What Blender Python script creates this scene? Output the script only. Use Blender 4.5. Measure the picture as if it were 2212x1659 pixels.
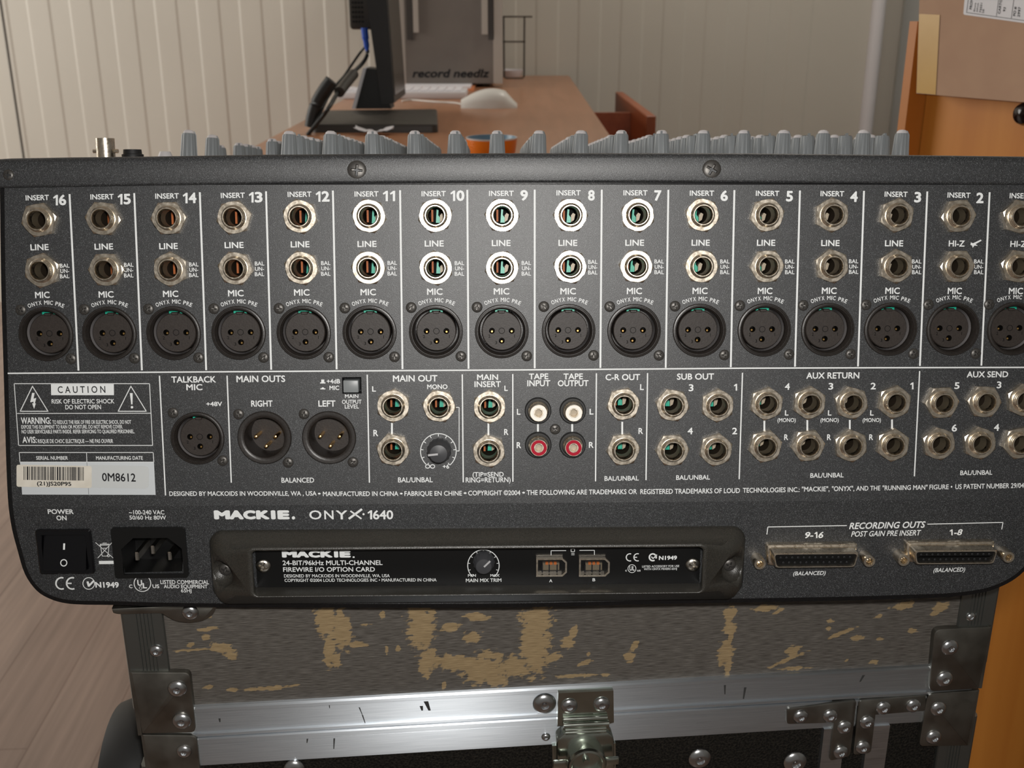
import bpy, bmesh, math, random
from math import radians, sin, cos, tan, pi, atan2, sqrt
from mathutils import Vector, Matrix, noise
from mathutils.geometry import delaunay_2d_cdt

random.seed(7)
S = bpy.context.scene
COL = S.collection
for o in list(bpy.data.objects):
    bpy.data.objects.remove(o)

# ------------------------------------------------------------------ camera, light, exposure
W, H = 2212, 1659
F, CX, CY = 2300.0, 1106.0, 829.5            # focal length in photo pixels
HC, PITCH = 0.917, radians(19.3)             # eye height, downward pitch
CAM = Vector((0, 0, HC))
RIGHT = Vector((1, 0, 0))
FWD = Vector((0, cos(PITCH), -sin(PITCH)))
DOWN = Vector((0, -sin(PITCH), -cos(PITCH)))
cd = bpy.data.cameras.new('camera')
cam = bpy.data.objects.new('camera', cd)
COL.objects.link(cam)
cam.location = CAM
cam.rotation_euler = (pi / 2 - PITCH, 0, 0)
cd.sensor_width = 36
cd.lens = 36 * F / W
cd.clip_start = 0.01
cd.dof.use_dof = True
cd.dof.focus_distance = 0.455
cd.dof.aperture_fstop = 27
S.camera = cam

vs = S.view_settings
vs.view_transform = 'Standard'
vs.look = 'None'
vs.gamma = 1
vs.use_curve_mapping = False
vs.exposure = 0.0

world = bpy.data.worlds.new('world')
S.world = world
world.use_nodes = True
world.node_tree.nodes['Background'].inputs[0].default_value = (1.0, 0.94, 0.87, 1)
world.node_tree.nodes['Background'].inputs[1].default_value = 0.14


def area(name, loc, aim, sx, sy, power, col):
    l = bpy.data.lights.new(name, 'AREA')
    l.shape = 'RECTANGLE'
    l.size, l.size_y, l.energy, l.color = sx, sy, power, col
    o = bpy.data.objects.new(name, l)
    COL.objects.link(o)
    o.location = loc
    o.rotation_euler = (Vector(aim) - Vector(loc)).to_track_quat('-Z', 'Y').to_euler()
    return o


# the camera's own flash, just above and beside the lens
FL = CAM + RIGHT * 0.012 - DOWN * 0.024
area('camera_flash', FL, FL + FWD, 0.024, 0.014, 2.0, (1, 0.97, 0.93))
# daylight through the window in the left wall
area('window_daylight', (-3.1, 2.0, 1.5), (0, 2.6, 1.1), 1.7, 1.3, 47, (1, 0.97, 0.91))

# unseen fill light added overhead to brighten the back wall's right part
area('overhead_fill', (0.75, 2.5, 2.52), (0.75, 2.9, 0), 0.5, 0.5, 11.5, (1, 0.94, 0.84))

# ------------------------------------------------------------------ pixel rays and frames


def ray(px, py):
    return RIGHT * ((px - CX) / F) + DOWN * ((py - CY) / F) + FWD


def hit(px, py, p0, n):
    d = ray(px, py)
    return CAM + d * ((p0 - CAM).dot(n) / d.dot(n))


def rotvec(w):
    w = Vector(w)
    return Matrix.Rotation(w.length, 3, w.normalized())


R3 = rotvec((0.140095, -0.018676, -0.004631))
T3 = Vector((0.009251, -0.079915, 0.435772))
KD = -0.02058


def c2w(v):
    return RIGHT * v[0] + DOWN * v[1] + FWD * v[2]


EX, ED, EN = (c2w(R3.col[i]) for i in range(3))
EZ = -ED
ORG = CAM + c2w(T3)
MIX = Matrix(((EX.x, EN.x, EZ.x, ORG.x), (EX.y, EN.y, EZ.y, ORG.y), (EX.z, EN.z, EZ.z, ORG.z), (0, 0, 0, 1)))
MINV = MIX.inverted()
CL = MINV @ CAM
MI3 = MINV.to_3x3()
BETA = radians(6)
BEND = 1087
N_UP = Vector((0, -1, 0))
N_LO = Vector((0, -cos(BETA), -sin(BETA)))
U_LO = Vector((0, -sin(BETA), cos(BETA)))
XL = Vector((1, 0, 0))
ZL = Vector((0, 0, 1))


def loc_ray(px, py):
    return MI3 @ ray(px, py)


_d = loc_ray(CX, BEND)
ZB = (CL + _d * (-CL.y / _d.y)).z
P_LO = Vector((0, 0, ZB))


def pp(px, py, w=0.0):
    """point of the console's rear panel (w metres in front of it) seen at a pixel, console coordinates"""
    d = loc_ray(px, py)
    if py > BEND:
        s = (w - N_LO.dot(CL - P_LO)) / N_LO.dot(d)
    else:
        s = (-w - CL.y) / d.y
    return CL + d * s


def rowslope(px, py):
    """slope of a row of lettering at a pixel"""
    x, y = (px - CX), (py - CY)
    ux, uy = x, y
    for _ in range(4):
        k = 1 + KD * (ux * ux + uy * uy) / 1e6
        ux, uy = x / k, y / k
    d = MI3 @ (RIGHT * ux / F + DOWN * uy / F + FWD)
    p = CL + d * (-CL.y / d.y)
    out = []
    for dx in (0, 0.002):
        q = MIX @ (p + XL * dx) - CAM
        z = q.dot(FWD)
        a, b = q.dot(RIGHT) / z * F, q.dot(DOWN) / z * F
        k = 1 + KD * (a * a + b * b) / 1e6
        out.append((a * k, b * k))
    return (out[1][1] - out[0][1]) / (out[1][0] - out[0][0])


# ------------------------------------------------------------------ mesh helpers
class MB:
    def __init__(s):
        s.v, s.f, s.m, s.sm = [], [], [], []

    def add(s, geo, mi=0, smooth=True, xf=None):
        v, f = geo
        n = len(s.v)
        s.v += [tuple(xf @ Vector(p)) if xf else tuple(p) for p in v]
        for q in f:
            s.f.append([i + n for i in q])
            s.m.append(mi)
            s.sm.append(smooth)
        return s

    def mesh(s, name, mats, recalc=True, sharp=35):
        me = bpy.data.meshes.new(name)
        me.from_pydata(s.v, [], s.f)
        for m in mats:
            me.materials.append(M[m] if isinstance(m, str) else m)
        me.polygons.foreach_set('material_index', s.m)
        me.polygons.foreach_set('use_smooth', s.sm)
        if recalc:
            b = bmesh.new()
            b.from_mesh(me)
            bmesh.ops.recalc_face_normals(b, faces=b.faces)
            b.to_mesh(me)
            b.free()
        me.update()
        if sharp:
            me.set_sharp_from_angle(angle=radians(sharp))
        return me


def obj(name, me, parent=None, loc=None, rot=None, label=None):
    o = bpy.data.objects.new(name, me)
    COL.objects.link(o)
    if parent:
        o.parent = parent
    if loc is not None:
        o.location = loc
    if rot is not None:
        o.rotation_euler = rot
    if label:
        o['label'] = label
    return o


def thing(name, label, cat, mat=None, group=None):
    o = bpy.data.objects.new(name, None)
    COL.objects.link(o)
    o.empty_display_size = 0.05
    if mat is not None:
        o.matrix_world = mat
    o['label'], o['category'] = label, cat
    if group:
        o['group'] = group
    return o


def tag(o, label, cat, group=None):
    o['label'], o['category'] = label, cat
    if group:
        o['group'] = group
    return o


def lathe(prof, n=32, ph=0.0):
    """profile (radius, w) turned about the outward axis -Y"""
    v, f = [], []
    for r, w in prof:
        for k in range(n):
            a = 2 * pi * k / n + ph
            v.append((r * cos(a), -w, r * sin(a)))
    for i in range(len(prof) - 1):
        for k in range(n):
            a, b = i * n + k, i * n + (k + 1) % n
            f.append((a, b, b + n, a + n))
    if prof[0][0] > 1e-6 and prof[0][0] == prof[0][0] and CAP0[0]:
        pass
    return v, f


CAP0 = [False]


def disc(r, w, n=32, cx=0, cz=0):
    v = [(cx + r * cos(2 * pi * k / n), -w, cz + r * sin(2 * pi * k / n)) for k in range(n)]
    return v, [tuple(range(n))]


def lathe_z(prof, n=32):
    v, f = lathe(prof, n)
    return [(x, z, -y) for x, y, z in v], f


def box(x0, x1, y0, y1, z0, z1):
    v = [(x, y, z) for x in (x0, x1) for y in (y0, y1) for z in (z0, z1)]
    f = [(0, 1, 3, 2), (4, 6, 7, 5), (0, 4, 5, 1), (2, 3, 7, 6), (0, 2, 6, 4), (1, 5, 7, 3)]
    return v, f


def bevbox(x0, x1, y0, y1, z0, z1, b, seg=2):
    bm = bmesh.new()
    v, f = box(x0, x1, y0, y1, z0, z1)
    vv = [bm.verts.new(p) for p in v]
    for q in f:
        bm.faces.new([vv[i] for i in q])
    bmesh.ops.bevel(bm, geom=list(bm.edges), offset=b, segments=seg, affect='EDGES', profile=0.5)
    bm.verts.index_update()
    out = [tuple(p.co) for p in bm.verts], [tuple(p.index for p in q.verts) for q in bm.faces]
    bm.free()
    return out


def prism(poly, w0, w1):
    """outline [(x, z)] extruded from w0 to w1 outward (-Y)"""
    n = len(poly)
    v = [(x, -w0, z) for x, z in poly] + [(x, -w1, z) for x, z in poly]
    f = [tuple(range(n)), tuple(range(2 * n - 1, n - 1, -1))]
    f += [(i, (i + 1) % n, n + (i + 1) % n, n + i) for i in range(n)]
    return v, f


def bevprism(poly, w0, w1, b):
    """prism with a bevelled outer rim (convex outlines)"""
    cx = sum(p[0] for p in poly) / len(poly)
    cz = sum(p[1] for p in poly) / len(poly)
    n = len(poly)
    ins = inset(poly, b)
    loops = [[(x, -w0, z) for x, z in poly], [(x, -(w1 - b), z) for x, z in poly],
             [(x + (u - x) * 0.3, -(w1 - b * 0.3), z + (t - z) * 0.3) for (x, z), (u, t) in zip(poly, ins)],
             [(u, -w1, t) for u, t in ins]]
    return loft(loops, cap0=True, cap1=True)


def inset(poly, b):
    n = len(poly)
    ar = sum(poly[i][0] * poly[(i + 1) % n][1] - poly[(i + 1) % n][0] * poly[i][1] for i in range(n))
    sg = 1 if ar > 0 else -1
    out = []
    for i in range(n):
        p, q, r = Vector(poly[i - 1]), Vector(poly[i]), Vector(poly[(i + 1) % n])
        e1, e2 = (q - p).normalized(), (r - q).normalized()
        n1, n2 = Vector((-e1.y, e1.x)) * sg, Vector((-e2.y, e2.x)) * sg
        m = n1 + n2
        k = m.length_squared
        m = m * (2 / k) if k > 0.2 else n1
        out.append(tuple(q + m * b))
    return out


def loft(loops, closed=True, cap0=False, cap1=False):
    n = len(loops[0])
    v, f = [], []
    for l in loops:
        v += [tuple(p) for p in l]
    for i in range(len(loops) - 1):
        for k in range(n if closed else n - 1):
            a, b = i * n + k, i * n + (k + 1) % n
            f.append((a, b, b + n, a + n))
    if cap0:
        f.append(tuple(range(n))[::-1])
    if cap1:
        f.append(tuple(range(len(v) - n, len(v))))
    return v, f


def rrect(x0, x1, z0, z1, r, n=5):
    out = []
    for cx, cz, a0 in ((x1 - r, z1 - r, 0), (x0 + r, z1 - r, 90), (x0 + r, z0 + r, 180), (x1 - r, z0 + r, 270)):
        for k in range(n + 1):
            a = radians(a0 + 90 * k / n)
            out.append((cx + r * cos(a), cz + r * sin(a)))
    return out


def tube(pts, r, n=8, sub=4):
    pts = [Vector(p) for p in pts]
    if sub > 1 and len(pts) > 2:
        q = []
        ext = [pts[0] * 2 - pts[1]] + pts + [pts[-1] * 2 - pts[-2]]
        for i in range(1, len(ext) - 2):
            p0, p1, p2, p3 = ext[i - 1:i + 3]
            for k in range(sub):
                t = k / sub
                q.append(0.5 * ((2 * p1) + (p2 - p0) * t + (2 * p0 - 5 * p1 + 4 * p2 - p3) * t * t + (3 * p1 - p0 - 3 * p2 + p3) * t ** 3))
        q.append(pts[-1])
        pts = q
    loops = []
    for i, p in enumerate(pts):
        t = (pts[min(i + 1, len(pts) - 1)] - pts[max(i - 1, 0)]).normalized()
        a = t.cross(Vector((0, 0, 1)) if abs(t.z) < 0.9 else Vector((0, 1, 0))).normalized()
        b = t.cross(a)
        rr = r[min(i * len(r) // len(pts), len(r) - 1)] if isinstance(r, (list, tuple)) else r
        loops.append([p + a * rr * cos(2 * pi * k / n) + b * rr * sin(2 * pi * k / n) for k in range(n)])
    return loft(loops, True, True, True)


def holed(outline, holes):
    """flat sheet triangulated round its holes; outline and holes are [(x, z)]; returns 2D verts, tris"""
    vv, ee = [], []
    for lp in [outline] + holes:
        n0 = len(vv)
        vv += [Vector(p) for p in lp]
        ee += [(n0 + i, n0 + (i + 1) % len(lp)) for i in range(len(lp))]
    v, e, f, *_ = delaunay_2d_cdt(vv, ee, [], 1, 1e-7)

    def inside(p, poly):
        c = False
        for i in range(len(poly)):
            a, b = poly[i], poly[i - 1]
            if (a[1] > p[1]) != (b[1] > p[1]) and p[0] < (b[0] - a[0]) * (p[1] - a[1]) / (b[1] - a[1]) + a[0]:
                c = not c
        return c
    out = []
    for t in f:
        c = sum((v[i] for i in t), Vector((0, 0))) / len(t)
        if inside(c, outline) and not any(inside(c, h) for h in holes):
            out.append(t)
    return v, out


def circ(x, z, r, n=24):
    return [(x + r * cos(2 * pi * k / n), z + r * sin(2 * pi * k / n)) for k in range(n)]


# ------------------------------------------------------------------ materials
M = {}


def mat(name, col, rough=0.5, metal=0.0, spec=0.5, noise_scale=None, col2=None, bump=0.0, dist=0.001, detail=3.0, lo=0.35, hi=0.65, stretch=None, rough2=None, coat=0.0):
    m = bpy.data.materials.new(name)
    m.use_nodes = True
    nt = m.node_tree
    b = nt.nodes['Principled BSDF']
    b.inputs['Base Color'].default_value = (*col, 1)
    b.inputs['Roughness'].default_value = rough
    b.inputs['Metallic'].default_value = metal
    b.inputs['Specular IOR Level'].default_value = spec
    b.inputs['Coat Weight'].default_value = coat
    if noise_scale:
        tc = nt.nodes.new('ShaderNodeTexCoord')
        src = tc.outputs['Object']
        if stretch:
            mp = nt.nodes.new('ShaderNodeMapping')
            mp.inputs['Scale'].default_value = stretch
            nt.links.new(src, mp.inputs['Vector'])
            src = mp.outputs['Vector']
        nz = nt.nodes.new('ShaderNodeTexNoise')
        nz.inputs['Scale'].default_value = noise_scale
        nz.inputs['Detail'].default_value = detail
        nt.links.new(src, nz.inputs['Vector'])
        if col2:
            rp = nt.nodes.new('ShaderNodeValToRGB')
            rp.color_ramp.elements[0].position = lo
            rp.color_ramp.elements[1].position = hi
            rp.color_ramp.elements[0].color = (*col, 1)
            rp.color_ramp.elements[1].color = (*col2, 1)
            nt.links.new(nz.outputs['Fac'], rp.inputs['Fac'])
            nt.links.new(rp.outputs['Color'], b.inputs['Base Color'])
        if rough2 is not None:
            mr = nt.nodes.new('ShaderNodeMapRange')
            mr.inputs['From Min'].default_value = lo
            mr.inputs['From Max'].default_value = hi
            mr.inputs['To Min'].default_value = rough
            mr.inputs['To Max'].default_value = rough2
            nt.links.new(nz.outputs['Fac'], mr.inputs['Value'])
            nt.links.new(mr.outputs['Result'], b.inputs['Roughness'])
        if bump:
            bp = nt.nodes.new('ShaderNodeBump')
            bp.inputs['Strength'].default_value = bump
            bp.inputs['Distance'].default_value = dist
            nt.links.new(nz.outputs['Fac'], bp.inputs['Height'])
            nt.links.new(bp.outputs['Normal'], b.inputs['Normal'])
    M[name] = m
    return m


mat('panel_coat', (0.006, 0.0066, 0.0074), 0.48, 0, 0.75, 3000, (0.032, 0.034, 0.037), 0.28, 0.0002, 1.5, 0.36, 0.72)
def flecks(m, scale, amount, col):
    """bright metallic flecks in the powder coat"""
    nt = m.node_tree
    b = nt.nodes['Principled BSDF']
    src = b.inputs['Base Color'].links[0].from_socket
    tc = nt.nodes.new('ShaderNodeTexCoord')
    vo = nt.nodes.new('ShaderNodeTexVoronoi')
    vo.inputs['Scale'].default_value = scale
    nt.links.new(tc.outputs['Object'], vo.inputs['Vector'])
    sp = nt.nodes.new('ShaderNodeSeparateColor')
    nt.links.new(vo.outputs['Color'], sp.inputs['Color'])
    mr = nt.nodes.new('ShaderNodeMapRange')
    mr.inputs['From Min'].default_value = 1 - amount
    mr.inputs['From Max'].default_value = 1.0
    nt.links.new(sp.outputs[0], mr.inputs['Value'])
    mx = nt.nodes.new('ShaderNodeMix')
    mx.data_type = 'RGBA'
    mx.inputs['B'].default_value = (*col, 1)
    nt.links.new(mr.outputs['Result'], mx.inputs['Factor'])
    nt.links.new(src, mx.inputs['A'])
    nt.links.new(mx.outputs['Result'], b.inputs['Base Color'])


flecks(M['panel_coat'], 5200, 0.16, (0.12, 0.125, 0.13))
M['panel_coat'].node_tree.nodes['Principled BSDF'].inputs['IOR'].default_value = 1.5
mat('chassis_coat', (0.006, 0.006, 0.0065), 0.30, 0, 0.35, 1200, (0.009, 0.009, 0.0095), 0.15, 0.0002, 2)
mat('bezel_coat', (0.020, 0.019, 0.016), 0.36, 0, 0.6, 2900, (0.040, 0.037, 0.031), 0.5, 0.00022, 1.5)
mat('legend_ink', (0.74, 0.76, 0.76), 0.6, 0, 0.3)
mat('legend_grey', (0.55, 0.58, 0.60), 0.5, 0, 0.3)
mat('ink_black', (0.012, 0.012, 0.014), 0.6, 0, 0.2)
mat('ink_dark', (0.035, 0.036, 0.038), 0.6, 0, 0.2)
mat('nickel', (0.74, 0.655, 0.53), 0.25, 1, 0.5, 700, (0.83, 0.75, 0.635), 0.06, 0.0003, 3, rough2=0.34)
mat('bore_metal', (0.20, 0.165, 0.115), 0.4, 0.5)
mat('bore_dark', (0.035, 0.026, 0.018), 0.85, 0, 0.05)
mat('copper', (0.36, 0.10, 0.025), 0.55, 0, 0.3)
mat('brass_gold', (0.95, 0.60, 0.22), 0.22, 1)
mat('board_green', (0.01, 0.36, 0.24), 0.4)
mat('tan_plate', (0.36, 0.30, 0.22), 0.5, 0.1)
mat('socket_black', (0.018, 0.015, 0.013), 0.38, 0, 0.5, 900, (0.024, 0.020, 0.018), 0.12, 0.0003)
mat('insert_black', (0.026, 0.020, 0.017), 0.5, 0, 0.35, 1500, (0.033, 0.026, 0.022), 0.15, 0.0003)
mat('inner_ring', (0.34, 0.32, 0.32), 0.35, 0.2)
mat('hole_black', (0.004, 0.004, 0.004), 0.7, 0, 0.1)
mat('screw_black', (0.085, 0.080, 0.074), 0.42, 0.6, 0.5)
mat('screw_bright', (0.55, 0.52, 0.47), 0.25, 1)
mat('knob_grey', (0.25, 0.268, 0.278), 0.42, 0, 0.4)
mat('knob_cap', (0.68, 0.65, 0.66), 0.45, 0, 0.4)
mat('knob_dark', (0.045, 0.046, 0.050), 0.4, 0, 0.4)
mat('pointer_grey', (0.40, 0.40, 0.41), 0.5)
mat('button_grey', (0.20, 0.215, 0.22), 0.4)
mat('gloss_black', (0.004, 0.004, 0.005), 0.18, 0, 0.4)
mat('plug_black', (0.006, 0.006, 0.006), 0.3, 0, 0.4)
mat('rca_white', (0.82, 0.80, 0.74), 0.4)
mat('rca_red', (0.36, 0.004, 0.022), 0.6, 0, 0.2)
mat('card_black', (0.004, 0.004, 0.004), 0.4, 0, 0.3)
mat('sticker_cream', (0.62, 0.58, 0.50), 0.55, 0, 0.4, 160, (0.70, 0.66, 0.58))
mat('sticker_clear', (0.54, 0.56, 0.56), 0.4, 0, 0.4)
# flight case
mat('aluminium', (0.50, 0.53, 0.56), 0.30, 1, 0.5, 60, (0.70, 0.71, 0.72), 0.04, 0.0004, 6, stretch=(1, 1, 60), rough2=0.42)
mat('steel_zinc', (0.22, 0.212, 0.19), 0.34, 1, 0.5, 90, (0.27, 0.262, 0.235), 0.03, 0.0004, 4, rough2=0.46)
mat('latch_zinc', (0.50, 0.54, 0.48), 0.15, 1, 0.5, 60, (0.56, 0.60, 0.55), rough2=0.24)
mat('rivet_steel', (0.55, 0.56, 0.57), 0.24, 1)
mat('extrusion_dark', (0.20, 0.21, 0.20), 0.36, 0.9)
mat('felt', (0.010, 0.009, 0.008), 0.95, 0, 0.1, 900, (0.030, 0.026, 0.021), 0.8, 0.002, 4, 0.4, 0.7)
mat('rubber', (0.012, 0.012, 0.012), 0.6)
mat('groove_dark', (0.03, 0.032, 0.035), 0.5, 0.5)
mat('scuff', (0.05, 0.05, 0.05), 0.6, 0.3)
# room
mat('wall_white', (0.66, 0.625, 0.555), 0.5, 0, 0.4, 3, (0.68, 0.645, 0.575))
mat('wall_grey', (0.40, 0.41, 0.40), 0.6)
mat('trim_silver', (0.84, 0.82, 0.85), 0.4)
mat('trim_taupe', (0.46, 0.43, 0.38), 0.6)
mat('joint_dark', (0.10, 0.09, 0.08), 0.8)
mat('ceiling_white', (0.75, 0.73, 0.70), 0.8)
mat('desk_wood', (0.37, 0.17, 0.085), 0.30, 0, 0.5, 6, (0.43, 0.20, 0.105), 0, 0.001, 4, stretch=(8, 0.6, 8))
mat('box_wood', (0.30, 0.075, 0.025), 0.4, 0, 0.5, 8, (0.36, 0.10, 0.035), stretch=(6, 0.6, 6))
mat('monitor_black', (0.012, 0.012, 0.012), 0.45)
mat('screen', (0.035, 0.03, 0.024), 0.25)
mat('stand_silver', (0.80, 0.80, 0.84), 0.4)
mat('base_grey', (0.045, 0.040, 0.034), 0.45)
mat('plug_blue', (0.015, 0.09, 0.55), 0.4)
mat('cable_black', (0.014, 0.015, 0.014), 0.5)
mat('mouse_white', (0.72, 0.70, 0.66), 0.35)
mat('mouse_grey', (0.50, 0.48, 0.45), 0.4)
mat('paper_white', (0.78, 0.76, 0.80), 0.6)
mat('keyboard_white', (0.78, 0.77, 0.80), 0.5)
mat('magazine_orange', (0.75, 0.27, 0.11), 0.5)
mat('display_grey', (0.145, 0.125, 0.11), 0.35, 0.2, 0.5, 5, (0.19, 0.165, 0.145))
mat('display_dark', (0.05, 0.043, 0.038), 0.4)
mat('display_strip', (0.42, 0.38, 0.34), 0.35)
mat('wire_dark', (0.05, 0.042, 0.035), 0.4, 0.5)
mat('bowl_orange', (0.85, 0.20, 0.01), 0.35)
mat('bowl_blue', (0.16, 0.27, 0.36), 0.35)
mat('bowl_ring', (0.05, 0.22, 0.42), 0.4)
mat('bowl_rim', (0.70, 0.66, 0.64), 0.25)
mat('cabinet_wood', (0.53, 0.185, 0.026), 0.42, 0, 0.4, 5, (0.66, 0.265, 0.045), 0, 0.001, 5, stretch=(5, 5, 0.25))
mat('cabinet_side', (0.50, 0.17, 0.025), 0.42, 0, 0.5, 5, (0.58, 0.21, 0.035), stretch=(5, 5, 0.25))
mat('knob_brown', (0.012, 0.006, 0.005), 0.15)
mat('cardboard', (0.47, 0.295, 0.20), 0.75, 0, 0.2, 30, (0.50, 0.32, 0.215))
mat('tape_amber', (0.52, 0.28, 0.035), 0.3, 0, 0.5, 25, (0.58, 0.33, 0.055))
mat('label_paper', (0.74, 0.72, 0.74), 0.5)


def brushed(name):
    """extruded aluminium drawn along u: the sheen spreads across the drawing lines"""
    m = mat(name, (0.64, 0.69, 0.74), 0.42, 1, 0.5, 40, (0.78, 0.83, 0.88), 0.05, 0.0003, 6, stretch=(1, 1, 70))
    nt = m.node_tree
    b = nt.nodes['Principled BSDF']
    b.inputs['Anisotropic'].default_value = 0.93
    b.inputs['Anisotropic Rotation'].default_value = 0.25
    t = nt.nodes.new('ShaderNodeTangent')
    t.direction_type = 'UV_MAP'
    nt.links.new(t.outputs['Tangent'], b.inputs['Tangent'])


brushed('aluminium_rail')


def floor_material():
    m = mat('floor_laminate', (0.45, 0.34, 0.29), 0.28)
    nt = m.node_tree
    b = nt.nodes['Principled BSDF']
    tc = nt.nodes.new('ShaderNodeTexCoord')
    mp = nt.nodes.new('ShaderNodeMapping')
    mp.inputs['Rotation'].default_value = (0, 0, radians(90 - 3.3))
    nt.links.new(tc.outputs['Object'], mp.inputs['Vector'])
    br = nt.nodes.new('ShaderNodeTexBrick')
    br.inputs['Scale'].default_value = 1.0
    br.inputs['Brick Width'].default_value = 1.2
    br.inputs['Row Height'].default_value = 0.095
    br.inputs['Mortar Size'].default_value = 0.0012
    br.inputs['Color1'].default_value = (0.33, 0.245, 0.205, 1)
    br.inputs['Color2'].default_value = (0.285, 0.205, 0.17, 1)
    br.inputs['Mortar'].default_value = (0.22, 0.15, 0.125, 1)
    nt.links.new(mp.outputs['Vector'], br.inputs['Vector'])
    m2 = nt.nodes.new('ShaderNodeMapping')
    m2.inputs['Scale'].default_value = (2.0, 45, 1)
    nt.links.new(mp.outputs['Vector'], m2.inputs['Vector'])
    nz = nt.nodes.new('ShaderNodeTexNoise')
    nz.inputs['Scale'].default_value = 1.6
    nz.inputs['Detail'].default_value = 6
    nt.links.new(m2.outputs['Vector'], nz.inputs['Vector'])
    mx = nt.nodes.new('ShaderNodeMix')
    mx.data_type = 'RGBA'
    mx.blend_type = 'OVERLAY'
    mx.inputs['Factor'].default_value = 0.45
    nt.links.new(br.outputs['Color'], mx.inputs['A'])
    nt.links.new(nz.outputs['Fac'], mx.inputs['B'])
    nt.links.new(mx.outputs['Result'], b.inputs['Base Color'])


floor_material()


def worn_wood_material():
    m = mat('worn_paint', (0.06, 0.055, 0.05), 0.55, 0, 0.4)
    nt = m.node_tree
    b = nt.nodes['Principled BSDF']
    at = nt.nodes.new('ShaderNodeAttribute')
    at.attribute_name = 'wear'
    tc = nt.nodes.new('ShaderNodeTexCoord')
    mp = nt.nodes.new('ShaderNodeMapping')
    mp.inputs['Scale'].default_value = (160, 160, 2600)
    nt.links.new(tc.outputs['Object'], mp.inputs['Vector'])
    g = nt.nodes.new('ShaderNodeTexNoise')
    g.inputs['Scale'].default_value = 1.0
    g.inputs['Detail'].default_value = 5
    nt.links.new(mp.outputs['Vector'], g.inputs['Vector'])
    r1 = nt.nodes.new('ShaderNodeValToRGB')
    r1.color_ramp.elements[0].position = 0.3
    r1.color_ramp.elements[1].position = 0.72
    r1.color_ramp.elements[0].color = (0.045, 0.039, 0.033, 1)
    r1.color_ramp.elements[1].color = (0.150, 0.137, 0.122, 1)
    nt.links.new(g.outputs['Fac'], r1.inputs['Fac'])
    r2 = nt.nodes.new('ShaderNodeValToRGB')
    r2.color_ramp.elements[0].position = 0.3
    r2.color_ramp.elements[1].position = 0.7
    r2.color_ramp.elements[0].color = (0.20, 0.140, 0.072, 1)
    r2.color_ramp.elements[1].color = (0.36, 0.265, 0.145, 1)
    nt.links.new(g.outputs['Fac'], r2.inputs['Fac'])
    ad = nt.nodes.new('ShaderNodeMath')
    ad.operation = 'MULTIPLY_ADD'
    ad.inputs[1].default_value = 0.8
    nt.links.new(g.outputs['Fac'], ad.inputs[0])
    nt.links.new(at.outputs['Fac'], ad.inputs[2])
    th = nt.nodes.new('ShaderNodeMapRange')
    th.inputs['From Min'].default_value = 0.80
    th.inputs['From Max'].default_value = 0.98
    nt.links.new(ad.outputs[0], th.inputs['Value'])
    mx = nt.nodes.new('ShaderNodeMix')
    mx.data_type = 'RGBA'
    nt.links.new(th.outputs['Result'], mx.inputs['Factor'])
    nt.links.new(r1.outputs['Color'], mx.inputs['A'])
    nt.links.new(r2.outputs['Color'], mx.inputs['B'])
    nt.links.new(mx.outputs['Result'], b.inputs['Base Color'])
    bp = nt.nodes.new('ShaderNodeBump')
    bp.inputs['Strength'].default_value = 0.25
    bp.inputs['Distance'].default_value = 0.0004
    nt.links.new(g.outputs['Fac'], bp.inputs['Height'])
    nt.links.new(bp.outputs['Normal'], b.inputs['Normal'])


worn_wood_material()

# ------------------------------------------------------------------ lettering
TEXTS = []          # (mb, material index, string, weight, shear, spacing, placement)
WEIGHT = {'n': 0.014, 'b': 0.022, 'h': 0.036, 'l': 0.008, 'x': 0.075}


def place_fn(px0, px1, py0, py1, w=0.0, slope=None, cap=0.00018):
    """fits a line of capitals to a pixel box on the console panel"""
    xm, ym = (px0 + px1) / 2, (py0 + py1) / 2
    s = rowslope(xm, ym) if slope is None else slope
    hw = (px1 - px0) / 2
    bl, br = pp(px0, py1 - s * hw, w), pp(px1, py1 + s * hw, w)
    up = (pp(xm, py0, w) - pp(xm, py1, w))
    nrm = N_LO if ym > BEND else N_UP
    ux = br - bl
    uz = (U_LO if ym > BEND else ZL)
    hgt = up.dot(uz)
    return lambda a, b: bl + ux * a + uz * (hgt * b) + nrm * cap


def T(mb, s, px0, px1, py0, py1, wt='b', w=0.0, mi=1, shear=0.0, slope=None):
    TEXTS.append((mb, mi, s, WEIGHT[wt], shear, place_fn(px0, px1, py0, py1, w, slope)))


def one(mb, x0, x1, y0, y1, w=0.0):
    """a figure 1 with its flag"""
    k, h = x1 - x0, y1 - y0
    fillpoly(mb, [(x1, y1), (x1 - k * 0.44, y1), (x1 - k * 0.44, y0 + h * 0.26), (x0 + k * 0.12, y0 + h * 0.38), (x0, y0 + h * 0.24), (x1 - k * 0.36, y0), (x1, y0)], w=w, cap=0.00018)


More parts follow.
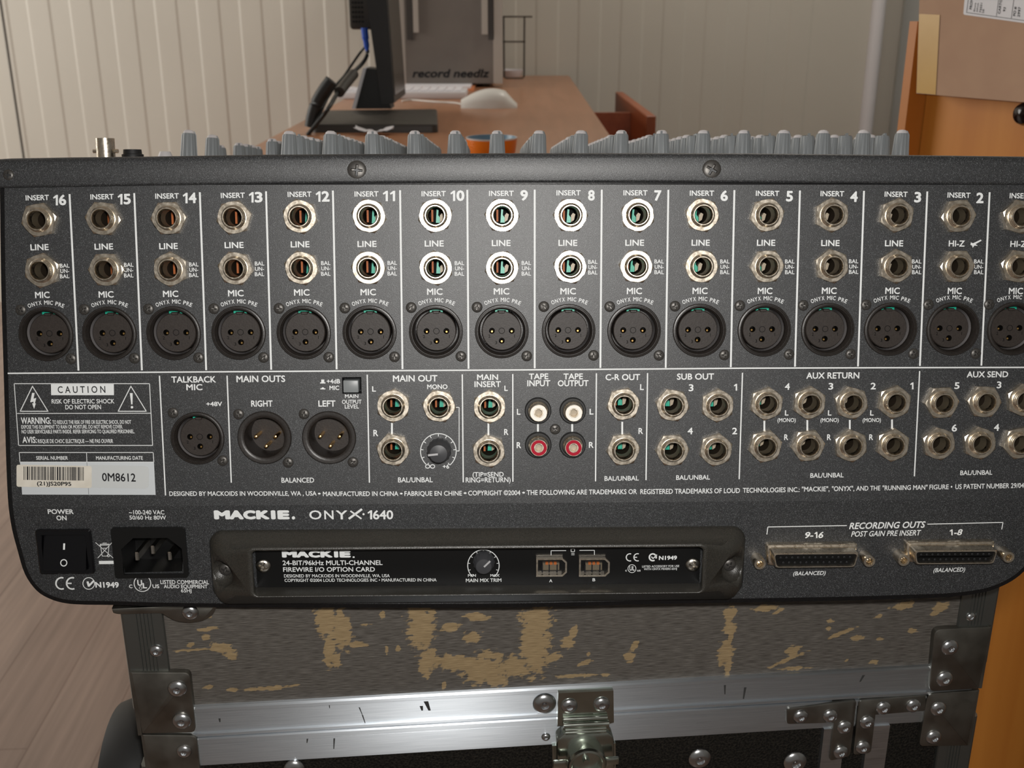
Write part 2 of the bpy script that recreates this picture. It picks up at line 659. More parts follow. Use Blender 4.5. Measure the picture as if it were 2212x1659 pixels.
def bake_texts():
    tmp = []
    keys = {}
    for mb, mi, s, wt, sh, fn in TEXTS:
        if (s, wt, sh) in keys:
            continue
        c = bpy.data.curves.new('lettering', 'FONT')
        c.body = s
        c.shear = sh
        c.resolution_u = 3
        o = bpy.data.objects.new('lettering', c)
        COL.objects.link(o)
        keys[(s, wt, sh)] = o
        tmp.append(o)
    cH = bpy.data.curves.new('cap', 'FONT')
    cH.body = 'H'
    oH = bpy.data.objects.new('cap', cH)
    COL.objects.link(oH)
    tmp.append(oH)
    dg = bpy.context.evaluated_depsgraph_get()
    dg.update()
    me = oH.evaluated_get(dg).to_mesh()
    cap = max(v.co.y for v in me.vertices)
    got = {}
    for k, o in keys.items():
        me = o.evaluated_get(dg).to_mesh()
        v0 = [(p.co.x, p.co.y) for p in me.vertices]
        f0 = [tuple(q.vertices) for q in me.polygons]
        wt = k[1]
        nd = 10 if wt > 0.03 else 6 if wt > 0.01 else 4      # heavier strokes: the glyphs overprinted in a small circle
        v, f = [], []
        for d in range(nd):
            a = 2 * pi * d / nd + 0.4
            n0 = len(v)
            v += [(x + wt * cos(a), y + wt * sin(a)) for x, y in v0]
            f += [tuple(i + n0 for i in q) for q in f0]
        x0, x1 = min(p[0] for p in v), max(p[0] for p in v)
        got[k] = ([((x - x0) / (x1 - x0), (y + wt) / (cap + 2 * wt), i // len(v0)) for i, (x, y) in enumerate(v)], f)
        o.evaluated_get(dg).to_mesh_clear()
    for mb, mi, s, wt, sh, fn in TEXTS:
        v, f = got[(s, wt, sh)]
        up = (fn(1, 0) - fn(0, 0)).cross(fn(0, 1) - fn(0, 0)).normalized() * 6e-6
        mb.add(([fn(a, b) + up * c for a, b, c in v], f), mi, False)
    for o in tmp:
        c = o.data
        bpy.data.objects.remove(o)
        bpy.data.curves.remove(c)
    TEXTS.clear()


def stroke(mb, pts, wpx, mi=1, closed=False, w=0.0, cap=0.00016):
    """a printed line following photo points on the panel"""
    P = [pp(x, y, w) for x, y in pts]
    lower = pts[0][1] > BEND
    nrm = N_LO if lower else N_UP
    hw = wpx * 0.1895e-3 / 2
    n = len(P)
    segs = [(P[i], P[(i + 1) % n]) for i in range(n if closed else n - 1)]
    for a, b in segs:
        d = (b - a).normalized()
        s = d.cross(nrm).normalized() * hw
        e = d * hw if closed else d * 0
        q = [a - e + s, b + e + s, b + e - s, a - e - s]
        mb.add(([tuple(p + nrm * cap) for p in q], [(0, 1, 2, 3)]), mi, False)


def fillpoly(mb, pts, mi=1, w=0.0, cap=0.00012):
    nrm = N_LO if pts[0][1] > BEND else N_UP
    mb.add(([tuple(pp(x, y, w) + nrm * cap) for x, y in pts], [tuple(range(len(pts)))]), mi, False)


def arcpts(cx, cy, r, a0, a1, n=28, ry=None):
    ry = ry or r
    return [(cx + r * cos(radians(a0 + (a1 - a0) * i / n)), cy - ry * sin(radians(a0 + (a1 - a0) * i / n))) for i in range(n + 1)]


# ================================================================== THE MIXING CONSOLE
console = thing('mixing_console', 'charcoal audio mixing console showing its rear panel of jacks, standing on the flight case', 'mixing console', MIX)

INS_X = [78, 217, 359.4, 501.8, 645.4, 795.4, 939.7, 1084.8, 1233.5, 1379.6, 1520.1, 1661, 1801.9, 1943.4, 2077.1, 2209.5]
INS_Y = [475, 472, 470.9, 469.5, 467.3, 466.3, 465.4, 464.8, 464.7, 464.1, 464.1, 464.5, 464.1, 464.6, 466.3, 468]
LIN_X = [84, 223.8, 363.4, 505, 648.7, 794.6, 940.5, 1084.8, 1233.1, 1376.3, 1518.2, 1660.9, 1801.9, 1941.5, 2074.4, 2206]
LIN_Y = [584.8, 582.9, 582.1, 580.2, 579.3, 578.8, 579.3, 579, 576.6, 575.8, 575.8, 575.8, 575.3, 575.8, 575.8, 576]
MIC_X = [98.2, 235.4, 374.3, 514.8, 655.7, 798.1, 941.6, 1084, 1228.5, 1370.1, 1511.4, 1651.6, 1788.8, 1924.7, 2059.5, 2191]
MIC_Y = [722.3, 721.2, 720.1, 719.6, 719, 718.2, 717.1, 716.3, 715, 715, 714.1, 713, 712.3, 711.4, 710.9, 710.3]
LOW_JACKS = [(848, 879), (848, 974.5), (947.9, 879.5), (1057.5, 880.9), (1056, 977.5), (1348.5, 875.5), (1348.5, 974),
             (1455.1, 877.6), (1553.3, 878.2), (1454.9, 975.3), (1549.8, 974.7),
             (1660, 874.3), (1752.9, 872.9), (1844.3, 872.9), (1937.7, 870.9), (1657.1, 967.1), (1750, 965.7), (1842.9, 965.7), (1934.3, 964.3),
             (2040.9, 872), (2132.9, 870), (2218, 867), (2034.3, 961.4), (2122.9, 960), (2209.5, 960)]
JACKS = list(zip(INS_X, INS_Y)) + list(zip(LIN_X, LIN_Y)) + LOW_JACKS
FEMALE = list(zip(MIC_X, MIC_Y)) + [(426, 947.3)]
MALE = [(570.9, 946), (710.5, 946)]
JW = 0.0048       # how far a jack's sleeve stands out

# --- panel outline from the photo's silhouette (console coordinates)
SIL = [(-7, 383), (-4, 600), (1, 780), (9, 1040), (17, 1128), (32, 1190), (48.6, 1243), (75, 1280), (106, 1299), (140, 1308.5), (180, 1311.5), (250, 1312.5), (400, 1316.5),
       (700, 1318), (1100, 1317.5), (1460, 1309), (1800, 1303), (2000, 1297), (2060, 1294), (2110, 1288), (2150, 1278), (2190, 1259), (2222, 1232), (2245, 1195), (2258, 1140), (2266, 1050),
       (2278, 780), (2284, 600), (2288, 383)]
_q = []
for i in range(len(SIL) - 1):
    p0, p1, p2, p3 = (Vector(SIL[max(0, min(len(SIL) - 1, i + k))]) for k in (-1, 0, 1, 2))
    for k in range(4):
        t = k / 4
        _q.append(0.5 * ((2 * p1) + (p2 - p0) * t + (2 * p0 - 5 * p1 + 4 * p2 - p3) * t * t + (3 * p1 - p0 - 3 * p2 + p3) * t ** 3))
SIL = [tuple(p) for p in _q] + [SIL[-1]]
OUT = [pp(x, y) for x, y in SIL]
outline = [(p.x, p.z) for p in OUT]


def surf(x, z, w=0.0):
    """(x, z) of the panel, with its folded lower strip -> console coordinates"""
    if z < ZB:
        t = (ZB - z)
        return Vector((x, t * tan(BETA), z)) + N_LO * w
    return Vector((x, -w, z))


panel = MB()
# holes: the jacks and microphone sockets really go through the sheet
up_holes = []
for x, y in JACKS:
    p = pp(x, y, JW)
    up_holes.append(circ(p.x, p.z, 0.0044, 16))
for x, y in FEMALE + MALE:
    p = pp(x, y, 0.001)
    up_holes.append(circ(p.x, p.z, 0.0100, 28))
b0, b1 = pp(739.6, 850.5), pp(780.5, 814.7)
up_holes.append([(b0.x, b0.z), (b1.x, b0.z), (b1.x, b1.z), (b0.x, b1.z)])
BTN = (b0, b1)
ins = inset(outline, 0.0030)
xs_l = min(p[0] for p in ins)


def cut_at_bend(poly):
    """splits a closed outline at z = ZB into upper and lower outlines"""
    upq, loq = [], []
    n = len(poly)
    for i in range(n):
        a, b = poly[i], poly[(i + 1) % n]
        (upq if a[1] >= ZB else loq).append(a)
        if (a[1] - ZB) * (b[1] - ZB) < 0:
            t = (ZB - a[1]) / (b[1] - a[1])
            c = (a[0] + (b[0] - a[0]) * t, ZB)
            upq.append(c)
            loq.append(c)
    return upq, loq


face_up, face_lo = cut_at_bend(ins)
v, f = holed(face_up, up_holes)
panel.add(([(p.x, 0, p.y) for p in v], f), 0, False)
# lower strip: holes for the mains switch and inlet
sw = [pp(x, y) for x, y in ((82, 1146), (194, 1146), (204, 1234), (92, 1234))]
inl = [pp(x, y) for x, y in ((288, 1160), (374, 1160), (396, 1182), (394, 1234), (270, 1237), (262, 1182))]
v, f = holed(face_lo, [[(p.x, p.z) for p in sw], [(p.x, p.z) for p in inl]])
panel.add(([tuple(surf(p.x, p.y)) for p in v], f), 0, False)

# --- printed lines
stroke(panel, [(17, 806.4), (300, 804.2), (586, 802.3), (850, 800.6), (1120, 799), (1400, 797), (1612, 795.2), (1900, 794.3), (2260, 793.4)], 3.0)
TOPX = [(150.5, 419.3), (290.2, 417.2), (431.8, 415.3), (574.8, 413.3), (719.2, 411.7), (864.3, 410.9), (1009.4, 410.1), (1155, 409.7), (1299.8, 409.8), (1443.6, 410.1), (1586.2, 410.6), (1727.8, 411.5), (1866.1, 412.3), (2002.8, 413.6), (2137.4, 415.3)]
BOTX = [(169.8, 800.4), (306.8, 799.9), (445.6, 799.6), (586, 798.6), (727.3, 797.7), (869.5, 797.1), (1012.1, 796.6), (1155, 795.6), (1296.8, 794.7), (1437.9, 794.4), (1578.4, 793.1), (1717, 792), (1853.1, 791.5), (1986.8, 790.4), (2119.5, 789.6)]
for a, b in zip(TOPX, BOTX):
    stroke(panel, [a, b], 4.0)
for a, b in (((344.7, 811.6), (357.8, 1070)), ((490.7, 811.4), (499.8, 1042.5)), ((793.3, 809.3), (798.1, 1042.5)), ((998.6, 808.5), (1000.7, 1041.7)),
             ((1107.7, 807.9), (1107.9, 1040.4)), ((1288.3, 806.3), (1286.4, 1039.6)), ((1398.7, 805.8), (1395.4, 1037)), ((1603.7, 805.1), (1596.6, 1034.9)), ((1986.3, 801.4), (1974.9, 1028.6))):
    stroke(panel, [a, b], 2.8)

# --- channel strip lettering
INS_T = [(56.1, 106.6, 427), (195.8, 246.3, 425), (335.8, 387, 423.4), (477.4, 529.4, 422), (621.6, 673.4, 419.7), (766, 818, 419), (910.7, 963.3, 418.4), (1056.3, 1109.8, 417.7), (1201.9, 1254.3, 416.6), (1346.5, 1398.6, 416.6), (1489.7, 1542.3, 417.3), (1632.3, 1683, 417.7), (1772, 1823, 418.4), (1910.3, 1960, 419.6), (2046, 2095.6, 421.6), (2180.2, 2229, 423)]
NUM_T = [(115, 144, 432), (254.4, 283.4, 430), (395, 425, 427.6), (537.6, 567.7, 426), (682, 712.4, 424.3), (827, 853.5, 423.4), (972.8, 1003.4, 422.7), (1124, 1140.4, 422), (1270, 1284.6, 422), (1413, 1428.4, 422.3), (1556, 1572, 422.9), (1697.4, 1712.4, 423.8), (1835.8, 1852, 425), (1974, 1989, 426), (2107.8, 2123.8, 427.6), (2240, 2248, 429)]
LIN_T = [(66.5, 105.8, 534), (204.8, 245, 532.6), (344.5, 384.6, 531.6), (485.5, 526.7, 529.4), (628.3, 669, 527.8), (772.4, 813.6, 527), (917.5, 958.7, 526), (1062.3, 1103, 525), (1206.2, 1247, 524.6), (1350.5, 1391.2, 524.3), (1493.5, 1533, 524.3), (1634.5, 1674.4, 524.4), (1773.4, 1813.2, 525), (1911, 1950.5, 525.6), (2048.7, 2083, 526), (2181.6, 2216, 527)]
MIC_T = [(76.5, 108, 637), (213.7, 246, 636), (352.6, 385.7, 634.7), (493, 526.7, 633.3), (635.4, 669, 631.7), (778.9, 812.2, 631), (922.6, 956, 630), (1066.6, 1100.3, 629.3), (1210.3, 1244, 629), (1353.8, 1386.6, 628.5), (1495.6, 1528.2, 628.2), (1636.4, 1668, 628.3), (1774.7, 1806.7, 628), (1911.7, 1943, 628), (2046.5, 2077, 628.3), (2178.3, 2209, 628.5)]
for i in range(16):
    a, b, y = INS_T[i]
    T(panel, 'INSERT', a, b, y - 5.7, y + 5.7)
    a, b, y = NUM_T[i]
    d = str(16 - i)
    if d == '11':
        one(panel, a, a + 11, y - 11.2, y + 11.2)
        one(panel, b - 11, b, y - 11.2, y + 11.2)
    elif d == '1':
        one(panel, a, b, y - 11.2, y + 11.2)
    elif len(d) == 2:
        one(panel, a, a + 10.5, y - 11.0, y + 11.6)
        T(panel, d[1], a + 13.2, b, y - 11.4, y + 11.4, 'h')
    else:
        T(panel, d, a, b, y - 11.4, y + 11.4, 'h')
    a, b, y = LIN_T[i]
    T(panel, 'LINE' if i < 14 else 'HI-Z', a, b, y - 6.6, y + 6.6)
    a, b, y = MIC_T[i]
    T(panel, 'MIC', a, b, y - 6.9, y + 6.9)
    x, y = LIN_X[i] + (56 if i < 4 else 54 if i < 8 else 47 if i < 13 else 38), LIN_Y[i]
    x = [140.5, 278.7, 419, 561, 704, 847.5, 992.6, 1137, 1280.5, 1423.7, 1565.5, 1705.6, 1843.5, 1979.7, 2113.6, 2245][i]
    for s, dy in (('BAL', -11), ('UN-', 0.5), ('BAL', 12)):
        e = 10.2 if s == 'BAL' else 9.6
        T(panel, s, x - e, x + e, y + dy - 4.3, y + dy + 4.3, 'n')
    # the arched line above each socket, letter by letter
    s = 'ONYX MIC PRE'
    wd = {'O': 1.15, 'N': 1.05, 'Y': 1, 'X': 1, ' ': 0.55, 'M': 1.25, 'I': 0.42, 'C': 1.05, 'P': 0.95, 'R': 0.98, 'E': 0.85}
    tot = sum(wd[c] for c in s)
    unit = 82 / tot
    acc = -41.0
    cx, cy0 = MIC_X[i] + 1.5, MIC_Y[i] - 69
    RA = 96.0
    for ch in s:
        k = wd[ch] * unit
        if ch != ' ':
            th = (acc + k / 2) / RA
            gx, gy = cx + RA * sin(th), cy0 + RA - RA * cos(th)
            q = pp(gx, gy)
            mw, mh = k * 0.40 * 0.1895e-3 * (1.0 if ch != 'I' else 0.7), 8.8 * 0.1895e-3
            ux = Vector((cos(th), 0, -sin(th)))
            uz = Vector((sin(th), 0, cos(th)))

            def fn(a, b, q=q, ux=ux, uz=uz, mw=mw, mh=mh):
                return q + ux * ((a - 0.5) * 2 * mw) + uz * ((b - 0.5) * mh) + N_UP * 0.00018
            TEXTS.append((panel, 1, ch, WEIGHT['n'], 0.0, fn))
        acc += k
# the little guitar beside HI-Z
for dx, dy in ((0, 0), (134, -0.5)):
    gx, gy = 2098 + dx, 530 + dy
    fillpoly(panel, [(x + dx, y + dy) for x, y in ((2097, 523.5), (2101.5, 525.5), (2118.5, 517.5), (2120, 520), (2107, 527.5), (2112, 531), (2104.5, 530.5), (2101, 535.5), (2099.5, 530.5), (2096, 529))])

# --- lower sections
L = lambda *a, **k: T(panel, *a, **k)
L('TALKBACK', 370.7, 466.8, 812.8, 826.3)
L('MIC', 403, 437.8, 829.7, 842.8)
L('+48V', 446, 480.3, 867.7, 877.2)
L('MAIN OUTS', 511.2, 616.4, 811.2, 825.3)
L('RIGHT', 543, 589.3, 864.9, 878.2)
L('LEFT', 688, 725, 864.9, 878.2)
L('+4dB', 706, 735, 818.8, 828.3)
L('MIC', 712, 732.8, 833, 842.4)
fillpoly(panel, [(691.5, 828.3), (703, 828.3), (703, 826), (700.5, 826), (700.5, 819.8), (694, 819.8), (694, 826), (691.5, 826)])
fillpoly(panel, [(692, 841), (703, 841), (703, 839), (700.3, 839), (699.4, 836.8), (695.4, 836.8), (694.5, 839), (692, 839)])
L('MAIN', 745.3, 774.3, 851.9, 859.5, 'n')
L('OUTPUT', 739, 781, 863.5, 872.2, 'n')
L('LEVEL', 745, 775.6, 873.6, 882.3, 'n')
L('BALANCED', 608.3, 678.8, 1031.7, 1042.3, 'n')
L('MAIN OUT', 848.9, 945.1, 810.4, 824.2)
L('L', 804, 812.3, 834.2, 845.9)
L('R', 806.8, 816.9, 928.4, 942)
L('MONO', 922.9, 966.8, 830.2, 840.2)
L('BAL/UNBAL', 860, 934.8, 1030.9, 1041.7, 'n')
L('+6', 956.5, 970.4, 1003, 1012)
stroke(panel, arcpts(923.8, 1007.4, 4.6, 0, 360, 18, 3.8), 1.9)
stroke(panel, arcpts(934.4, 1007.4, 4.6, 0, 360, 18, 3.8), 1.9)
stroke(panel, [(985, 879.8), (991.8, 879.8), (991.8, 974), (984.5, 974)], 1.6)
for x, y0, y1 in ((846.7, 913, 938), (1055, 914, 940), (1344, 911, 938), (1162, 915, 936), (1236, 915, 936), (1650.9, 908, 932), (1743.7, 907, 931), (1835.4, 907, 930), (1926.6, 906, 929)):
    stroke(panel, [(x, y0), (x, y1)], 4.0)
L('MAIN', 1030.6, 1076, 808.5, 820.7)
L('INSERT', 1025, 1082, 823.4, 836)
L('L', 1089.5, 1097, 832.9, 844.3)
L('R', 1089, 1098.2, 926.5, 939.5)
L('(TIP=SEND', 1020.9, 1088, 1019.5, 1029.5, 'n')
L('RING=RETURN)', 1006, 1103, 1030.9, 1041.7, 'n')
L('TAPE', 1142.4, 1184.4, 806.6, 819.3)
L('INPUT', 1138.9, 1188.5, 821.2, 834.2)
L('TAPE', 1217, 1259, 806.6, 819.3)
L('OUTPUT', 1204.8, 1271.2, 821.2, 834.2)
L('L', 1116.6, 1124.2, 883, 895.8)
L('L', 1273.4, 1282, 883, 895.3)
L('R', 1116, 1125.6, 955, 968)
L('R', 1272, 1282, 954.5, 967.3)
L('C-R OUT', 1307.8, 1382.4, 808, 821.2)
L('L', 1382.4, 1390.6, 829.6, 842.4)
L('R', 1379, 1388.7, 924.3, 937.3)
L('BAL/UNBAL', 1305.7, 1379.7, 1028, 1038, 'n')
L('SUB OUT', 1462, 1542, 806.6, 820)
L('3', 1487.4, 1497.7, 830, 845)
one(panel, 1585, 1592, 829, 843.7)
L('4', 1485, 1496.3, 923.7, 938)
L('2', 1581.2, 1592, 923.7, 938)
L('BAL/UNBAL', 1460.3, 1533.5, 1026, 1036, 'n')
L('AUX RETURN', 1741.4, 1855.7, 804.3, 817.7)
L('4', 1694.9, 1705.7, 827.7, 842)
L('3', 1789, 1799.4, 827.2, 841.5)
L('2', 1880, 1891.4, 826.7, 841)
one(panel, 1965.7, 1972.9, 826, 841)
for x in (1699, 1791.8, 1883):
    L('L', x - 3.9, x + 3.9, 886, 897.5)
    L('(MONO)', x - 20, x + 19.5, 903, 911.5, 'n')
for x in (1697.8, 1790.3, 1881.2):
    L('R', x - 4.3, x + 4.3, 938, 950.5)
L('BAL/UNBAL', 1750, 1822, 1021.4, 1031.4, 'n')
L('AUX SEND', 2087.7, 2177, 802, 815)
L('5', 2060.9, 2072, 825.7, 840)
L('3', 2152.3, 2162.3, 824, 838.6)
L('6', 2055, 2066.6, 916.6, 932)
L('4', 2146.3, 2157.7, 915.7, 930.6)
L('BAL/UNBAL', 2073.7, 2142.9, 1015.7, 1025.7, 'n')
for s, a, b, y0, y1 in (('DESIGNED BY MACKOIDS IN WOODINVILLE, WA , USA', 366.2, 684, 1061, 1070.7), ('\u2022', 687, 693, 1061.2, 1071), ('MANUFACTURED IN CHINA', 697.8, 860.5, 1061.3, 1071.3), ('\u2022', 864, 870, 1061, 1071),
                        ('FABRIQUE EN CHINE', 873.8, 998, 1060.6, 1070.6), ('\u2022', 1001.5, 1008, 1060, 1070), ('COPYRIGHT \u00a92004', 1011.4, 1124, 1059.4, 1069.7), ('\u2022', 1128, 1134, 1059, 1069),
                        ('THE FOLLOWING ARE TRADEMARKS OR', 1137.8, 1375.6, 1057.5, 1068), ('REGISTERED TRADEMARKS OF LOUD', 1383, 1598, 1055.3, 1066), ('TECHNOLOGIES INC.:', 1604.3, 1727, 1053, 1063.3),
                        ('"MACKIE",', 1731.4, 1791.4, 1051, 1061.3), ('"ONYX",', 1796.3, 1845, 1050, 1060.4), ('AND THE', 1849, 1901, 1049.4, 1059.4), ('"RUNNING MAN"', 1905.7, 2002.9, 1048, 1058.2), ('FIGURE \u2022', 2007, 2056.6, 1046.5, 1056.8), ('US PATENT NUMBER 29/04', 2062.9, 2211, 1044.5, 1055)):
    L(s, a, b, y0, y1, 'n')

# caution box
stroke(panel, [(31, 828.6), (323.2, 828.6), (330, 962), (40.7, 962)], 1.6, closed=True)
stroke(panel, [(37, 893), (325.6, 892.5)], 1.5)
fillpoly(panel, [(110.3, 829.7), (246, 829.7), (246.4, 853.5), (110.8, 853.5)], cap=0.00010)
L('C A U T I O N', 125.5, 228.3, 834, 848.7, 'n', mi=2)
L('RISK OF ELECTRIC SHOCK', 112.3, 247.5, 862, 871.5, 'n')
L('DO NOT OPEN', 141.7, 218.8, 874.3, 884, 'n')
stroke(panel, [(70.5, 834.2), (44, 888.3), (104, 888.3)], 1.9, closed=True)
stroke(panel, [(283, 834.2), (255.6, 888.3), (316.3, 888.3)], 1.9, closed=True)
fillpoly(panel, [(x / 4.424, 780 + y / 4.424) for x, y in ((308, 303), (332, 305), (322, 358), (348, 352), (334, 405), (344, 403), (327, 457), (308, 402), (320, 405), (322, 388), (290, 393))])
fillpoly(panel, [(280.7, 849), (286.8, 849), (286.4, 873.5), (283.6, 873.5)])
fillpoly(panel, arcpts(285.3, 879.5, 2.8, 0, 345, 14))
L('WARNING:', 46.3, 110.8, 901.4, 915.6, 'b')
L('TO REDUCE THE RISK OF FIRE OR ELECTRIC SHOCK, DO NOT', 113.7, 283.7, 907.5, 915.6, 'n')
L('EXPOSE THIS EQUIPMENT TO RAIN OR MOISTURE. DO NOT REMOVE COVER.', 46.8, 265.6, 917.9, 925.8, 'n')
L('NO USER SERVICEABLE PARTS INSIDE. REFER SERVICING TO QUALIFIED PERSONNEL.', 47.5, 291, 928, 936, 'n')
L('AVIS:', 49.3, 80.2, 943.2, 956.8, 'b')
L('RISQUE DE CHOC ELECTRIQUE \u2014 NE PAS OUVRIR', 82.5, 244.8, 948.4, 956.8, 'n')
# serial plate
stroke(panel, [(41.8, 977.3), (331, 977.3), (332.7, 998), (43.4, 998)], 1.5, closed=True)
stroke(panel, [(187.2, 977.3), (188, 998)], 1.4)
fillpoly(panel, [(43.4, 998), (332.7, 998), (336.4, 1068.9), (48, 1068.2)], mi=3, cap=0.00010)
stroke(panel, [(188, 998), (192, 1068)], 0.7, mi=2, cap=0.00014)
L('SERIAL NUMBER', 78.7, 147.4, 985.2, 993, 'n')
L('MANUFACTURING DATE', 208, 309, 985.2, 993, 'n')
# mains corner
L('POWER', 104, 159.8, 1099.9, 1110)
L('ON', 122.7, 144.7, 1113.4, 1123.6)
L('~100-240 VAC', 279, 355.6, 1101.7, 1111, 'n')
L('50/60 Hz 80W', 280.3, 359.4, 1113.4, 1122, 'n')
stroke(panel, arcpts(217, 1121.3, 14.5, 0, 360, 30), 0.8, mi=2)
stroke(panel, [(206.5, 1171.5), (244.7, 1205)], 1.3)
stroke(panel, [(242, 1171.8), (211.5, 1205)], 1.3)
stroke(panel, [(217, 1175), (236, 1175), (233.5, 1201), (221, 1201)], 1.3, closed=True)
stroke(panel, [(215, 1177.5), (238, 1177)], 1.5)
stroke(panel, [(222, 1173), (231, 1172.6)], 1.2)
stroke(panel, [(223, 1184), (230, 1184)], 1.4)
stroke(panel, arcpts(234.5, 1200, 2.6, 0, 360, 12), 1.3)
fillpoly(panel, [(213.8, 1211.5), (245.8, 1211), (246, 1218), (214.2, 1218.4)])
stroke(panel, arcpts(133.5, 1259.8, 12.3, 72, 292, 20), 3.6)
stroke(panel, arcpts(156.5, 1259.8, 12.3, 72, 292, 20), 3.6)
stroke(panel, [(144, 1259.8), (155, 1259.8)], 3.2)
stroke(panel, arcpts(192, 1260, 12.6, 0, 360, 26), 1.8)
fillpoly(panel, [(187, 1256.5), (191, 1255), (193.5, 1261), (202, 1252.5), (205, 1255), (193.5, 1267), (190, 1267)])
L('N1949', 206.8, 257.7, 1256.8, 1269, 'h')
L('C', 279.4, 286.7, 1262.5, 1270)
L('US', 330, 344.6, 1262, 1270)
stroke(panel, arcpts(307.9, 1259.8, 18, 125, 415, 30, 17.5), 1.9)
L('U', 297.5, 308, 1252.5, 1265, 'h')
L('L', 309, 318, 1259, 1270.5, 'h')
stroke(panel, arcpts(304, 1270, 3, 0, 360, 12), 1)
L('LISTED COMMERCIAL', 347, 452, 1252.8, 1261.3, 'n')
L('AUDIO EQUIPMENT', 354.4, 448.7, 1262.7, 1270.4, 'n')
L('65HJ', 391.5, 414, 1271.7, 1279.2, 'n')
# maker's name line
L('M', 463, 498, 1102, 1121.5, 'x')
L('A', 496, 527, 1102, 1121.5, 'x')
L('C', 526, 553, 1102, 1121.5, 'x')
L('K', 554, 583, 1102, 1121.5, 'x')
L('I', 586, 596, 1102, 1121.5, 'x')
L('E', 600, 626, 1102, 1121.5, 'x')
fillpoly(panel, arcpts(634, 1118.5, 3.6, 0, 345, 12))
L('O', 668.6, 695, 1102.3, 1121.5, 'n')
L('N', 701, 721, 1102.3, 1121.5, 'n')
L('Y', 726, 751, 1102.3, 1121.5, 'n')
stroke(panel, [(753.5, 1120.5), (782, 1099.5)], 5)
stroke(panel, [(757, 1103.5), (781, 1120.5)], 3.6)
fillpoly(panel, arcpts(785.3, 1110.5, 2.4, 0, 345, 10))
one(panel, 794, 804, 1102, 1121.5)
L('640', 806, 849.6, 1102, 1121.5, 'b')
L('RECORDING OUTS', 1833.7, 1998, 1127.3, 1141.2, 'b', shear=0.2)
L('POST GAIN PRE INSERT', 1838, 1988.6, 1146, 1157.6, 'n', shear=0.2)
L('9-', 1738.6, 1756.5, 1148.8, 1162.2, 'b', shear=0.2)
one(panel, 1759, 1765.5, 1148.6, 1161.9)
L('6', 1767.3, 1777.7, 1148.4, 1161.8, 'b', shear=0.2)
one(panel, 2051, 2057.5, 1143.3, 1156)
L('-8', 2060, 2078, 1143, 1155.7, 'b', shear=0.2)
L('(BALANCED)', 1712.9, 1782.9, 1233.6, 1242, 'n', shear=0.2)
L('(BALANCED)', 2015.7, 2084, 1226.2, 1235, 'n', shear=0.2)
stroke(panel, [(1656.3, 1154.3), (1658.6, 1138), (1829, 1135)], 2)
stroke(panel, [(2002.9, 1132), (2166.3, 1128.2), (2163.4, 1143.4)], 2)
# dial of the output knob
stroke(panel, arcpts(947, 975, 38.5, -50, 230, 40), 1.8)
for a in range(-50, 231, 28):
    r0, r1 = 32.5, 38
    stroke(panel, [(947 + r0 * cos(radians(a)), 975 - r0 * sin(radians(a))), (947 + r1 * cos(radians(a)), 975 - r1 * sin(radians(a)))], 1.6)

bake_texts()
obj('rear_panel', panel.mesh('rear_panel', ['panel_coat', 'legend_ink', 'ink_dark', 'legend_grey'], recalc=False, sharp=0), console)

# --- chassis: rounded rim behind the panel, wedge body running away from us
hvec = EN - Vector((0, 0, EN.z))
hl = (MI3 @ hvec).normalized()               # horizontal direction in console coordinates
ZT = max(p[1] for p in outline)
ZMIN = min(p[1] for p in outline)
DEPTH = 0.40
TILT = radians(2.5)


def back(x, z, t):
    """panel-rim point carried t metres back along the wedge"""
    k = min(1, max(0, (z - ZMIN) / (ZT - ZMIN)))
    k = k ** 0.5 if z > ZB else k * 0.6
    p = surf(x, z)
    lo = Vector((0, 1, hl.z / hl.y)) * t
    hi = Vector((0, 1, tan(TILT))) * t
    return p + lo * (1 - k) + hi * k


ch = MB()
i2 = inset(outline, 0.0009)
loops = [[surf(x, z, -0.0002) for x, z in ins], [surf(x, z, -0.0006) for x, z in i2], [surf(x, z, -0.0030) for x, z in outline],
         [back(x, z, 0.05) for x, z in outline], [back(x, z, DEPTH - 0.02) for x, z in outline]]
cxm = sum(p[0] for p in outline) / len(outline)
loops.append([back(cxm + (x - cxm) * 0.985, z, DEPTH) + Vector((0, 0, 0.0)) for x, z in outline])
for l in loops[1:]:
    pass
ch.add(loft(loops, True, False, True), 0)
ob_ch = obj('chassis', ch.mesh('chassis', ['chassis_coat'], sharp=40), console)
# the top edge rail with its screws
RT = [(-6, 342.5), (20, 341), (155, 338.6), (300, 337.2), (560, 333), (850, 331), (1100, 329.7), (1400, 329.5), (1610, 330), (1850, 332.5), (2100, 335.5), (2212, 337), (2290, 338.5)]
RB = [(-6, 406), (20, 405.6), (155, 403.5), (300, 400.8), (560, 397.2), (850, 395), (1100, 393.8), (1400, 393.4), (1610, 394.2), (1850, 396.2), (2100, 398.3), (2212, 399), (2290, 400)]
RWD = 0.0018
rl = MB()
tp = [pp(x, y, RWD) for x, y in RT]
bt = [pp(x, y, RWD) for x, y in RB]
sec = []
for a, b in zip(tp, bt):
    x, zt, zb = (a.x + b.x) / 2, a.z, b.z
    sec.append([(x, 0.012, zb + 0.001), (x, -RWD + 0.0010, zb), (x, -RWD + 0.0004, zb + 0.0003), (x, -RWD, zb + 0.001), (x, -RWD + 0.0010, zt - 0.0024), (x, -RWD + 0.0012, zt - 0.0011), (x, -RWD + 0.0020, zt - 0.0003), (x, -RWD + 0.0032, zt), (x, 0.03, zt + 0.0005), (x, 0.03, zb + 0.001)])
rl.add(loft(sec, True, True, True), 0)
obj('top_rail', rl.mesh('top_rail', ['panel_coat'], sharp=50), console)
ZTOP = sum(p.z for p in tp) / len(tp)
dk = MB()
x0, x1 = tp[0].x, tp[-1].x
